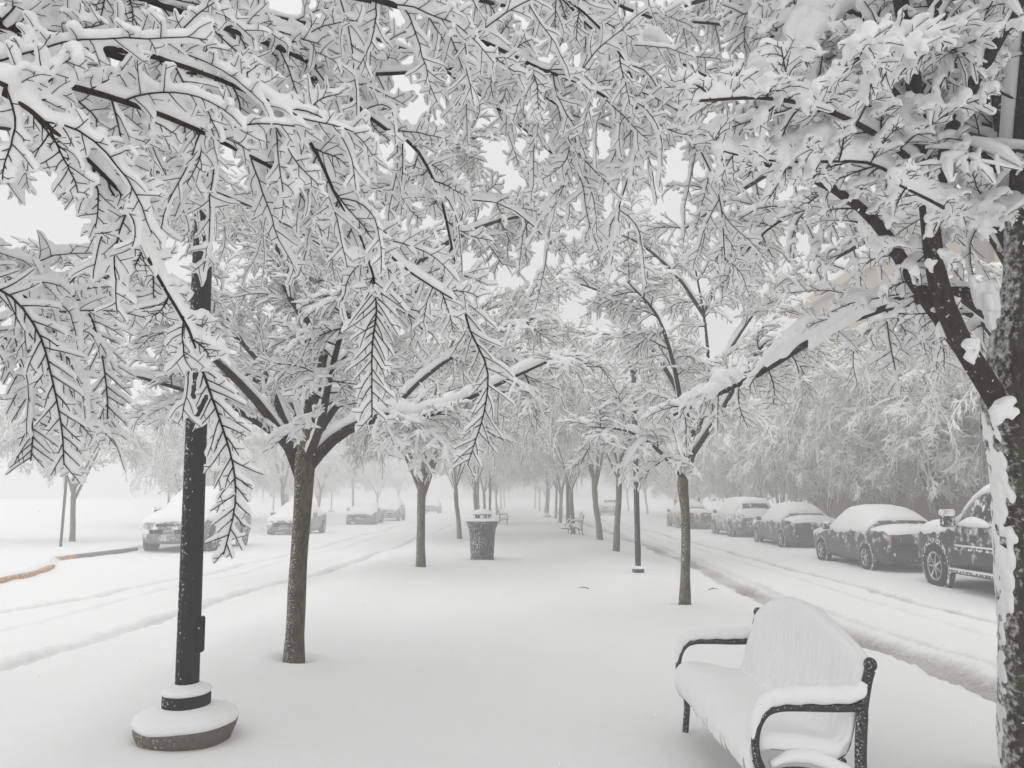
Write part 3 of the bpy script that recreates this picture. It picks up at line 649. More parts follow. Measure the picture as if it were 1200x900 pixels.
    rl = np.random.default_rng(6); EX = []
    for az in (1.9, 2.6, 3.3, 4.0, 4.6, 5.1, 5.6):      # the rest of its crown, out of the picture, added for its shade
        h = np.array([math.cos(az), math.sin(az), 0]); q = 3.4 * rl.uniform(.9, 1.2)
        EX.append(([o, o + h * q * .25 + UP * 1.0, o + h * q * .6 + UP * 2.1, o + h * q + UP * 2.3], .05, .01))
    for k in range(12):  # high tier out of view, added so less sky reaches the sprays
        az = k * 2.4 + rl.uniform(-.4, .4); h = np.array([math.cos(az), math.sin(az), 0]); q = rl.uniform(1.6, 4.2); zz = rl.uniform(2.9, 4.0)
        EX.append(([o, o + h * q * .15 + UP * zz * .5, o + h * q * .5 + UP * zz * .9, o + h * q + UP * zz], .05, .012))
    for k in range(9):       # low outer boughs away from the picture, added to block low-angle sky
        az = 3.3 + k * .2; h = np.array([math.cos(az), math.sin(az), 0]); q = rl.uniform(2.2, 4.4); zz = rl.uniform(.6, 1.6)
        EX.append(([o, o + h * q * .3 + UP * zz * .7, o + h * q * .65 + UP * zz, o + h * q + UP * zz * .8], .04, .01))
    EST = stages(14, 9, 4, (.5, 1.3), (.2, .5), (.1, .25), (.04, .03, .024))
    st = [('1', 'L', dict(n=30, t0=.2, t1=1, len0=.14, len1=.80, ang0=R(22), ang1=R(62), K=11, droop=1.6, wig=.34, r0=.0029, r1=.0014, roll=.40, taper=.45, keep=.9), 5, 8, .0195),
          ('2', '1', dict(n=14, t0=.06, t1=1, len0=.035, len1=.16, ang0=R(35), ang1=R(72), K=5, droop=1.6, wig=.32, r0=.0016, r1=.0010, roll=.25, taper=.5, keep=.82), 4, 7, .0155),
          ('3', '2', dict(n=2, t0=.3, t1=.9, len0=.02, len1=.07, ang0=R(35), ang1=R(70), K=4, droop=1.0, wig=.2, r0=.0012, r1=.0009, roll=.25, taper=.4, keep=.6), 4, 6, .010),
          ('t1', 'T', dict(n=30, t0=.03, t1=1, len0=.10, len1=.17, ang0=R(34), ang1=R(52), K=6, droop=1.0, wig=.16, r0=.0024, r1=.0013, roll=.14, taper=.45, keep=.97, curl=.15), 5, 7, .0135),
          ('t2', 't1', dict(n=2, t0=.3, t1=.8, len0=.02, len1=.05, ang0=R(30), ang1=R(60), K=4, droop=1.0, wig=.2, r0=.0013, r1=.001, roll=.2, taper=.3, keep=.5), 4, 6, .009),
          ('h', 'L', dict(n=9, t0=.48, t1=1, len0=.2, len1=.85, ang0=R(50), ang1=R(95), K=12, droop=9, wig=.34, r0=.0026, r1=.0014, roll=.9, taper=.4, keep=.85), 5, 7, .0155),
          ('h2', 'h', dict(n=9, t0=.12, t1=1, len0=.03, len1=.16, ang0=R(28), ang1=R(65), K=5, droop=2.0, wig=.28, r0=.0015, r1=.0010, roll=.6, taper=.4, keep=.8), 4, 6, .0125)]
    sp = dict(tails=TL, extra=(EX, EST), fuse=.006, settle=2, sit=1.12, web=('2', 'h2'), away=1.2, lean=1.2, cling=.75, limb_snow=.026, limb_cling=.35, limb_grow=.45, pads=pads, stages=st)
    make_tree(b, tp, [.2, .15, .14, .15, .1], L, np.random.default_rng(31), sp, 'tree whose long drooping snowy branches hang across the top left above the lamp post', trunk_bark=M['bark_moss'], bark=M['bark_dark'], K=26)
tree_over()

def tree_right1():
    b = T_RIGHT1; D = 10.75; P = lambda x, y, d=0: at(x, y, D + d)
    tp = [b - UP * .1, P(803, 680), P(804, 640), P(803, 600), P(800, 565), P(806, 545), P(815, 520), P(822, 500)]
    L = [([P(801, 560), P(788, 545, -.2), P(768, 525, -.5), P(735, 505, -.8), P(690, 500, -1.0)], .04, .008),
         ([P(806, 545), P(815, 515, .2), P(824, 480, .4), P(830, 430, .5), P(825, 370, .6), P(810, 290, .6)], .05, .01),
         ([P(812, 530), P(835, 500, .3), P(870, 460, .7), P(910, 430, 1.0), P(955, 430, 1.3)], .04, .008),
         ([P(804, 550), P(790, 500, .8), P(770, 450, 1.5), P(740, 400, 2.1), P(700, 390, 2.5)], .045, .008),
         ([P(806, 545), P(800, 490, -.5), P(790, 430, -1.0), P(770, 370, -1.3), P(735, 330, -1.5)], .045, .008),
         ([P(810, 535), P(840, 490, -.5), P(870, 440, -1.0), P(900, 400, -1.3), P(940, 400, -1.4)], .04, .008),
         ([P(815, 515, .2), P(790, 450, .3), P(750, 390, .4), P(700, 340, .5), P(650, 330, .5)], .04, .008),
         ([P(824, 480, .4), P(850, 420, .6), P(890, 360, .8), P(930, 330, 1.0)], .035, .008),
         ([P(825, 370, .6), P(790, 320, .6), P(740, 280, .5), P(690, 270, .5)], .03, .008), ([P(825, 370, .6), P(850, 310, .6), P(890, 270, .5)], .03, .008)]
    sp = dict(limb_snow=.05, limb_cling=.12, stages=stages(16, 10, 7, (.5, 1.15), (.18, .5), (.07, .2), (.036, .027, .021), t0=.28, sides=(5, 4)))
    make_tree(b, tp, [.095, .068, .062, .062, .075, .06, .05, .045], L, np.random.default_rng(41), sp, 'slim lichen covered tree between the near bench and the right road', bark=M['bark_dark'])
tree_right1()

# ------------------------------------------------------------------ further trees
P1 = proto_tree(101, 1.65, 3.4, 6.3, 6, .095, dens=(11, 9, 5), label='forked tree in the left row between the near tree and the litter bin')
P2 = proto_tree(102, 1.85, 3.5, 6.6, 6, .085, dens=(11, 9, 5))
P3 = proto_tree(103, 2.1, 3.3, 6.0, 7, .085, dens=(10, 9, 5))
P1.location = T_LEFT2; P1.rotation_euler.z = .4
P2.location = T_LEFT3; P2.rotation_euler.z = 2.0; tag(P2, 'slender straight tree directly left of the litter bin', 'tree')
P3.location = T_RIGHT2; P3.rotation_euler.z = 1.0; tag(P3, 'leaning slim tree just left of the far lamp post', 'tree')
P4 = proto_tree(104, .75, 2.7, 4.9, 8, .075, dens=(9, 8, 4), snow=(.052, .042, .034), name='bushy_tree')
P4.location = (15.4, 18.2, 0); tag(P4, 'low bushy tree before the tan building nearest the pickup', 'tree', 'bushy trees along the tan building')
PR = [P1, P2, P3, P4]
rt = random.Random(77)
ORD = 'first second third fourth fifth sixth seventh eighth ninth tenth eleventh twelfth thirteenth fourteenth'.split()
def plant(k, x, y, s, label, group):
    o = copy_tree(PR[k]); o.location = (x, y, gz(x, y) - .05); o.rotation_euler.z = rt.uniform(0, 6.28); s *= rt.uniform(.92, 1.08); o.scale = (s, s, s * rt.uniform(.95, 1.08)); tag(o, label, 'tree', group); return o
for i, y in enumerate((37, 45, 53, 62, 72, 84, 97, 112)):
    plant((i + 1) % 3, -2.15 + rt.uniform(-.3, .3) + .010 * y, y, 1.05, f'{ORD[i]} tree beyond the litter bin in the left row of the walk', 'trees lining the walk')
for i, y in enumerate((28.5, 34.5, 42, 50, 59, 69, 80, 93, 108)):
    plant(i % 3, 2.75 + rt.uniform(-.3, .3) + .006 * y, y, 1.05, f'{ORD[i]} tree beyond the far lamp post in the right row of the walk', 'trees lining the walk')
lt = g(85, 633); plant(0, lt[0], lt[1], 1.0, 'twin stemmed tree standing behind the signpost on the left pavement', 'trees along the left pavement')
for i, (x, y) in enumerate(((-15.5, 40), (-14.6, 50), (-15, 60), (-14.5, 71), (-14.5, 84), (-14.5, 98))):
    plant((i + 2) % 3, x, y, 1.1, f'{ORD[i]} hazy tree beyond the twin stemmed one along the left pavement', 'trees along the left pavement')
for i, (x, y) in enumerate(((13.6, 16.5), (13.5, 24.5), (13.9, 31.5), (13.4, 39), (13.8, 47), (13.5, 56), (13.8, 66), (13.6, 78), (13.8, 92))):
    plant(i % 3, x, y, 1.12, f'{ORD[i]} tree counting from the black pickup along the right pavement', 'trees along the right pavement')
for i, (x, y) in enumerate(((16.8, 20.5), (16.9, 28), (16.6, 36), (17.2, 44), (18.5, 54), (19, 63), (22, 74), (18, 86))):
    plant((i + 1) % 3, x, y, 1.2, f'{ORD[i]} tree of the back row close to the tan building', 'trees by the tan building')
for i, (x, y) in enumerate(((15.2, 22.6), (15.0, 27.2), (15.5, 31.8), (14.9, 36.5), (15.4, 42), (15.2, 48), (15.5, 55), (15.2, 63), (15.5, 72))):
    plant(3, x, y, 1.1, f'{ORD[i + 1]} low bushy tree from the pickup in front of the tan building', 'bushy trees along the tan building')
for i, (x, y) in enumerate(((-19.5, 46), (-20.5, 56), (-19.5, 67), (-20, 80))):
    plant(3, x, y, 1.25, f'{ORD[i]} bushy tree deep in the haze at far left', 'bushy trees at far left')

# ------------------------------------------------------------------ lamp posts
def snow_slab(mb, prof_r, z, thick, n=40, c=(0, 0), inner=0.0, seed=1, over=.012, cone=0.0):
    """a rounded ring or disc of snow lying on a round ledge"""
    rg = np.random.default_rng(seed); ph = rg.uniform(0, 6.28, 6); am = rg.uniform(.2, 1, 6)
    jit = lambda a, h: sum(am[k] * math.sin((k + 2) * a + ph[k]) for k in range(6)) * .016
    R_ = prof_r + over
    prof = [(max(inner, .002), z), (R_ - .01, z), (R_, z + thick * .3), (R_ - thick * .12, z + thick * .68), (R_ - thick * .5, z + thick * .93), ((R_ + inner) / 2, z + thick * (1.05 + cone * .5)), (max(inner, .002), z + thick * (1.12 + cone))]
    mb.lathe(prof, n, (c[0], c[1], 0), jit=jit); return mb
def lamp_post(loc, label, tilt=0.0):
    root = empty('lamp_post', loc); tag(root, label, 'lamp post', 'black lamp posts along the walk'); root.rotation_euler = (0, tilt, .5)
    rg = np.random.default_rng(3); ph = rg.uniform(0, 6.28, 5)
    jit = lambda a, h: .03 * math.sin(2 * a + ph[0]) + .02 * math.sin(5 * a + ph[1] + h * 9) + .012 * math.sin(9 * a + ph[2] + h * 20)
    mb = MB(); mb.lathe([(.25, -.15), (.275, -.03), (.295, .02), (.315, .06), (.325, .10), (.32, .115), (.1, .118)], 48, jit=jit); mb.build('footing', M['stone'], root)
    mb = MB(); snow_slab(mb, .325, .115, .07, 60, seed=2, cone=.9); mb.build('footing_snow', M['snow_pad'], root)
    mb = MB(); mb.lathe([(.150, .16), (.155, .19), (.155, .285), (.148, .30), (.07, .302)], 40); mb.build('base_collar', M['black_metal'], root, angle=40)
    mb = MB(); snow_slab(mb, .15, .30, .045, 40, seed=5, cone=.7); mb.build('collar_snow', M['snow_pad'], root)
    # square-edged fluted shaft
    mb = MB(); rings = []; n = 48
    for z, r in ((.28, .077), (1.0, .075), (2.2, .071), (3.4, .067), (4.5, .062)):
        rings.append([((r - (.004 if k % 4 == 0 else 0)) * math.cos(2 * math.pi * k / n), (r - (.004 if k % 4 == 0 else 0)) * math.sin(2 * math.pi * k / n), z) for k in range(n)])
    mb.loft(rings); mb.build('shaft', M['black_metal'], root)
    mb = MB(); mb.box((.088, .0, .68), (.028, .075, .24), .012); hh = mb.build('access_cover', M['black_metal'], root); hh.rotation_euler.z = -.62
    mb = MB(); mb.lathe([(.075, 4.48), (.10, 4.5), (.10, 4.53), (.06, 4.56), (.06, 4.62), (.15, 4.68), (.16, 4.7), (.03, 4.71)], 24); mb.build('lantern_base', M['black_metal'], root, angle=40)
    gl = mat_plain('frosted lantern glass', (.6, .6, .58), .3, var=.05)
    mb = MB(); mb.lathe([(.13, 4.70), (.16, 4.82), (.18, 4.98), (.16, 5.08), (.05, 5.1)], 24); mb.build('lantern_globe', gl, root)
    mb = MB(); mb.lathe([(.21, 5.07), (.2, 5.1), (.12, 5.2), (.05, 5.27), (.02, 5.34), (.002, 5.36)], 24); mb.build('lantern_cap', M['black_metal'], root, angle=40)
    mb = MB(); mb.lathe([(.205, 5.10), (.215, 5.13), (.17, 5.24), (.09, 5.33), (.002, 5.40)], 24); mb.build('cap_snow', M['snow_pad'], root)
    return root
lp = lamp_post(LAMP0, 'big black lamp post in front on its snowy round concrete footing', R(-1.3)); lp.location.z -= .02
lq = copy_tree(lp); lq.location = LAMP1; lq.location.z -= .20; lq.scale = (.8, .8, 1); lq.rotation_euler = (0, 0, 1.4); tag(lq, 'slimmer looking black lamp post between the two right row trees', 'lamp post')
for i, (x, y) in enumerate(((2.75, 38.5), (2.9, 64))):
    l2 = copy_tree(lp); l2.location = (x, y, 0); l2.rotation_euler = (0, 0, i); tag(l2, ('hazy lamp post just beyond the far right bench', 'faintest lamp post deep in the right row of trees')[i], 'lamp post')
for i, (px, py) in enumerate(((574, 613), (196, 612), (388, 601), (320, 603))):
    p = g(px, py, 0 if i == 0 else ROAD); l2 = copy_tree(lp); l2.location = (p[0], p[1], gz(p[0], p[1])); l2.rotation_euler = (0, 0, i)
    tag(l2, ('hazy lamp post straight behind the litter bin', 'tall grey lamp post behind the first left car on the far pavement', 'pale lamp post behind the gap between left parked cars', 'pale lamp post behind the second left car')[i], 'lamp post')

# ------------------------------------------------------------------ signpost on the left pavement
def signpost():
    p = g(71, 641); root = empty('signpost', p, .15); tag(root, 'thin signpost with a snow blown plate on the left pavement', 'sign')
    st = mat_plain('weathered green steel', (.06, .065, .062), .6)
    mb = MB(); mb.box((0, 0, 1.4), (.075, .06, 2.9), .008); mb.build('post', st, root)
    pl = mat_plain('sign plate frosted with snow', (.42, .42, .42), .6, stuck=(14, .42, .60, .2))
    for z in (2.62, 2.98):
        mb = MB(); mb.box((0, -.045, z), (.42, .012, .30), .005); f = mb.build('plate', pl, root)
        mb = MB(); mb.box((0, -.045, z + .165), (.42, .035, .035), .015); mb.build('plate_snow', M['snow_pad'], f)
signpost()

# ------------------------------------------------------------------ litter bin
def bin_():
    root = empty('litter_bin', CAN, .3); tag(root, 'dark slatted litter bin with flared rim and snow covered lid on the walk', 'litter bin')
    n = 36; prof = [(.300, .03), (.305, .1), (.315, .35), (.33, .60), (.355, .80), (.395, .92), (.425, 1.0)]
    mb = MB()
    for k in range(n):
        a = 2 * math.pi * k / n; da = .62 * math.pi / n; rings = []
        for r, z in prof: rings.append([(rr * math.cos(a + s * da), rr * math.sin(a + s * da), z) for rr, s in ((r, -1), (r, 1), (r - .012, 1), (r - .012, -1))])
        mb.loft(rings)
    mt = mat_plain('bin steel flecked with snow', (.022, .022, .023), .5, stuck=(26, .62, .71, .13))
    mb.build('slats', mt, root, smooth=False)
    mb = MB(); mb.lathe([(.27, .04), (.28, .5), (.30, .93), (.02, .94)], 28); mb.build('liner', mat_plain('black plastic liner', (.012, .012, .013), .6), root)
    mb = MB(); mb.lathe([(.29, -.05), (.325, -.04), (.33, .03), (.30, .05)], 32); mb.build('foot_ring', mt, root, angle=40)
    mb = MB(); mb.lathe([(.24, .995), (.43, .985), (.44, 1.0), (.43, 1.015), (.24, 1.012)], 36); mb.build('rim', mt, root, angle=40)
    mb = MB(); snow_slab(mb, .425, 1.012, .075, 40, inner=.2, seed=8); mb.build('rim_snow', M['snow_pad'], root)
    for k in range(4):
        a = math.pi / 4 + k * math.pi / 2; mb = MB(); mb.box((.20 * math.cos(a), .20 * math.sin(a), 1.09), (.03, .03, .2), .004); mb.build('lid_strut', mt, root)
    mb = MB(); mb.lathe([(.002, 1.17), (.25, 1.17), (.255, 1.19), (.16, 1.24), (.002, 1.26)], 32); mb.build('lid', mt, root, angle=40)
    mb = MB(); mb.lathe([(.25, 1.19), (.262, 1.21), (.25, 1.255), (.19, 1.30), (.10, 1.325), (.002, 1.33)], 32); mb.build('lid_snow', M['snow_pad'], root)
bin_()

# ------------------------------------------------------------------ benches
def bench():
    root = empty('park_bench', (0, 0, 0)); me = M['bench_metal']; HL = .86
    zt = lambda x: .775 + .205 * (1 - (x / HL) ** 2)
    def profile(x):
        top = zt(x)
        return [(-.235, .235), (-.285, .275), (-.312, .335), (-.295, .395), (-.23, .418), (-.10, .400), (.05, .372), (.145, .372), (.195, .415), (.225, .50), (.25, .60), (.285, .70), (.315, top)]
    # slats: flat straps running from the front lip up the back
    mb = MB(); ns = 25
    for k in range(ns):
        x = -HL + .035 + (2 * HL - .07) * k / (ns - 1); p = spline(profile(x), 30); rings = []
        for i in range(30):
            t = p[min(i + 1, 29)] - p[max(i - 1, 0)]; t /= np.linalg.norm(t); nn = np.array([-t[1], t[0]]) * .004
            rings.append([(x + s * .024, p[i][0] + nn[0] * q, p[i][1] + nn[1] * q) for s, q in ((-1, -1), (1, -1), (1, 1), (-1, 1))])
        mb.loft(rings)
    mb.build('seat_slats', me, root, angle=40)
    mb = MB(); mb.tube([(x, .317, zt(x)) for x in np.linspace(-HL, HL, 25)], .019, 8); mb.build('top_rail', me, root)
    mb = MB(); mb.tube([(-HL, -.235, .235), (HL, -.235, .235)], .014, 8); mb.build('front_rail', me, root)
    mb = MB(); mb.tube([(-HL, .16, .36), (HL, .16, .36)], .016, 8); mb.build('rear_rail', me, root)
    def frame(sx):
        x = sx * (HL + .012)
        mb = MB(); mb.tube([(x, p[0], p[1]) for p in spline([(-.285, -.12), (-.262, .06), (-.25, .20), (-.275, .31), (-.305, .40), (-.30, .50), (-.255, .58), (-.18, .612), (-.06, .616), (.12, .612), (.27, .615)], 40)], [.021] * 14 + [.019] * 26, 8, 1.25)
        f = mb.build('end_frame', me, root)
        mb = MB(); mb.tube([(x, p[0], p[1]) for p in spline([(.315, -.12), (.275, .06), (.245, .22), (.245, .38), (.268, .58), (.30, .72), (.325, .79)], 30)], [.022] * 12 + [.026] * 8 + [.023] * 10, 8, 1.2)
        mb.build('back_post', me, f)
        mb = MB(); mb.lathe([(.002, -.026), (.024, -.022), (.034, -.008), (.034, .008), (.024, .022), (.002, .026)], 16, (x, .328, .815), 'x'); mb.build('knob', me, f)
        mb = MB(); mb.tube([(x, p[0], p[1]) for p in spline([(-.262, .265), (-.17, .318), (-.02, .315), (.12, .27), (.245, .20)], 24)], .018, 8, 1.1); mb.build('side_rail', me, f)
        mb = MB(); mb.tube([(x, p[0], p[1]) for p in spline([(-.255, .16), (-.235, .235), (-.17, .30)], 12)], [.012] * 12, 8); mb.build('bracket', me, f)
    frame(-1); frame(1)
    # oval badge at the lip of the nearer end
    mb = MB(); mb.lathe([(.002, -.008), (.058, -.008), (.062, -.004), (.062, .004), (.056, .008), (.05, .006), (.002, .006)], 28, (0, 0, 0), 'y'); bd = mb.build('badge', mat_plain('dark cast badge', (.05, .05, .052), .4, .3), root, angle=40)
    bd.scale = (1, 1, 1.15); bd.location = (HL - .055, -.315, .318); bd.rotation_euler = (R(24), 0, R(28))
    mb = MB()
    for k in range(7): mb.box(((k - 3) * .0115, -.0095, .006 * math.sin(k * 2.1)), (.006, .004, .026 + .008 * math.sin(k * 1.7)), .001)
    mb.build('badge_letters', mat_plain('raised bright lettering', (.42, .42, .42), .4, .6), bd)
    # snow blanket over seat and back
    sp = M['snow_pad']; nx, npf = 440, 70; V = []; rg = np.random.default_rng(9)
    low = rg.normal(0, 1, (12, 2)); 
    xs = np.linspace(-HL + .008, HL - .008, nx)
    top_l = []
    for i, x in enumerate(xs):
        p = spline(profile(x), npf); q = np.empty_like(p)
        e = min(1, (HL - abs(x)) / .05); e = math.sqrt(max(0, e * (2 - e))) * .85 + .15
        for j in range(npf):
            t = p[min(j + 1, npf - 1)] - p[max(j - 1, 0)]; t /= np.linalg.norm(t); nn = np.array([-t[1], t[0]])
            if nn[1] < 0 and j > 20: nn = -nn
            u = j / (npf - 1)
            th = np.interp(u, [0, .07, .16, .28, .42, .55, .64, .72, .82, .93, 1], [.012, .026, .05, .07, .08, .08, .070, .045, .036, .034, .032])
            phs = ((x + HL - .035) / ((2 * HL - .07) / 24)) % 1.0 - .5; grv = math.exp(-((.5 - abs(phs)) / .17) ** 2)
            brk = .65 + .35 * math.sin(u * 21 + x * 9) * math.sin(x * 31 - u * 13)
            rip = -.026 * grv * brk * float(smooth(np.array(u), .56, .70)) * float(1 - smooth(np.array(u), .94, .985)) - .008 * grv * float(1 - smooth(np.array(u), .14, .3))
            wv = .006 * math.sin(x * 5 + u * 6) + .004 * math.sin(x * 13 - u * 17) + .003 * math.sin(x * 29 + u * 23)
            fr = 0
            q[j] = p[j] + nn * (th * e + (rip + wv) * e)
        V.append([(x, a, b_) for a, b_ in q]); top_l.append([(x, a, b_) for a, b_ in p])
    # closed shell: outer skin, then the profile itself as inner skin; ragged fringe along the front lip
    rings = []
    for i, x in enumerate(xs):
        phs = ((x + HL - .035) / ((2 * HL - .07) / 24)) % 1.0 - .5
        k0 = 8 + int(6 * math.exp(-((.5 - abs(phs)) / .2) ** 2) * (.6 + .4 * math.sin(x * 17)) + rg.uniform(0, 1.6))
        o_ = [V[i][max(j, k0)] for j in range(npf)]
        topc = V[i][-1]; crest = [(x, topc[1] + .028, topc[2] + .035 * 1), (x, topc[1] + .075, topc[2] + .018), (x, top_l[i][-1][1] + .035, top_l[i][-1][2] - .01)]
        inn = [top_l[i][max(j, k0)] for j in range(npf - 1, -1, -5)]
        rings.append(o_ + crest + inn)
    mb = MB(); mb.loft(rings); mb.build('snow_blanket', sp, root)
    for sx in (-1, 1):
        x = sx * (HL + .012); mb = MB(); pts = spline([(-.312, .46), (-.305, .545), (-.255, .63), (-.17, .664), (-.03, .672), (.13, .672), (.25, .685), (.285, .73)], 40)
        rr = np.interp(np.linspace(0, 1, 40), [0, .12, .3, .5, .8, 1], [.012, .023, .037, .045, .044, .028]) * (1 + .06 * np.sin(np.arange(40) * 1.3))
        mb.tube([(x, a, b_) for a, b_ in pts], rr, 14, .95); mb.build('armrest_snow', sp, root)
        mb = MB(); pts = spline([(-.23, .335), (-.12, .372), (0, .368), (.12, .325), (.215, .285)], 24)
        rr = np.interp(np.linspace(0, 1, 24), [0, .3, .6, .85, 1], [.016, .032, .036, .034, .03]) * (1 + .05 * np.sin(np.arange(24) * 1.7))
        mb.tube([(x - sx * .012, a, b_ + .012) for a, b_ in pts], rr, 12); mb.build('rail_snow', sp, root)
    return root
B0 = bench(); B0.location = (1.465, 4.82, -.03); B0.rotation_euler.z = R(-90); B0.scale = (1, .92, 1.0)
tag(B0, 'nearest snow covered black bench with arched back beside the right hand tree', 'bench', 'black benches along the walk')
for px, py, rz, lb in ((674, 626, -90, 'small snowy bench on the right of the walk before the far lamp post'), (590, 614, 90, 'small snowy bench on the left just past the litter bin'), (655, 606, -90, 'faintest bench far down the right side of the walk')):
    p = g(px, py); o = copy_tree(B0); o.location = (p[0], p[1], -.02); o.rotation_euler.z = R(rz); tag(o, lb, 'bench')

# ------------------------------------------------------------------ parked cars
m_tyre = mat_plain('wet tyre rubber', (.014, .014, .014), .8, stuck=(5, .66, .82, .06)); m_rim = mat_plain('alloy rim', (.34, .34, .35), .35, .7, stuck=(8, .55, .75, .1))
m_glass = mat_plain('dark car glass', (.016, .018, .02), .08, var=.1, spec=.6, stuck=(6, .62, .72, .1)); m_trim = mat_plain('black plastic trim', (.018, .018, .018), .6, stuck=(18, .58, .72, .15))
m_tail = mat_plain('dull red tail lamp', (.16, .012, .01), .3, stuck=(12, .56, .66, .1)); m_head = mat_plain('clear headlamp', (.42, .43, .44), .2, stuck=(12, .5, .62, .1))
m_plate = mat_plain('white number plate', (.55, .55, .56), .5, var=.05); m_ink = mat_plain('faded plate characters', (.10, .11, .18), .6)
def paint(name, c, patch): return mat_plain(name, c, .3, 0.0, .08, stuck=(patch[0], patch[1], patch[2], patch[3], WIND, (.35, 1.15, .10)), spec=.5)
def stations(kind):
    #        y     zb   belt  top   w    wtop
    if kind == 'sedan':
        return [(-2.36, .42, .70, .70, .60, .52), (-2.30, .27, .90, .92, .78, .66), (-2.1, .22, .97, 1.0, .86, .72), (-1.72, .20, .99, 1.06, .89, .70), (-1.15, .19, .98, 1.30, .90, .60), (-.60, .19, .97, 1.43, .90, .57), (.05, .19, .96, 1.45, .90, .58), (.55, .19, .94, 1.34, .90, .60), (1.15, .19, .92, 1.0, .90, .68), (1.75, .20, .85, .89, .88, .70), (2.15, .22, .75, .78, .82, .62), (2.33, .30, .62, .63, .66, .5), (2.37, .40, .52, .52, .5, .4)]
    if kind == 'crossover':
        return [(-2.28, .45, .85, .86, .66, .5), (-2.22, .32, 1.06, 1.12, .82, .62), (-2.0, .28, 1.10, 1.50, .88, .60), (-1.6, .26, 1.10, 1.64, .90, .60), (-.8, .25, 1.08, 1.70, .92, .62), (.0, .25, 1.06, 1.69, .92, .62), (.5, .25, 1.05, 1.55, .92, .63), (1.1, .25, 1.03, 1.14, .92, .70), (1.65, .26, 1.0, 1.04, .90, .72), (2.1, .30, .90, .93, .84, .64), (2.27, .34, .72, .73, .68, .5), (2.31, .42, .62, .62, .55, .42)]
    if kind == 'pickup':
        return [(-2.75, .5, 1.10, 1.12, .80, .74), (-2.7, .40, 1.2, 1.23, .90, .80), (-1.3, .31, 1.2, 1.24, .94, .80), (-1.15, .31, 1.2, 1.62, .94, .68), (-.95, .31, 1.2, 1.80, .95, .66), (-.2, .31, 1.19, 1.86, .95, .66), (.45, .31, 1.18, 1.80, .95, .66), (.95, .31, 1.17, 1.50, .95, .69), (1.30, .31, 1.16, 1.24, .95, .76), (2.0, .33, 1.13, 1.18, .93, .78), (2.5, .44, 1.04, 1.08, .86, .7), (2.68, .48, .88, .88, .74, .6), (2.72, .52, .7, .7, .64, .5)]
def resamp_st(st, m):
    a = np.array(st); return spline(a, m)
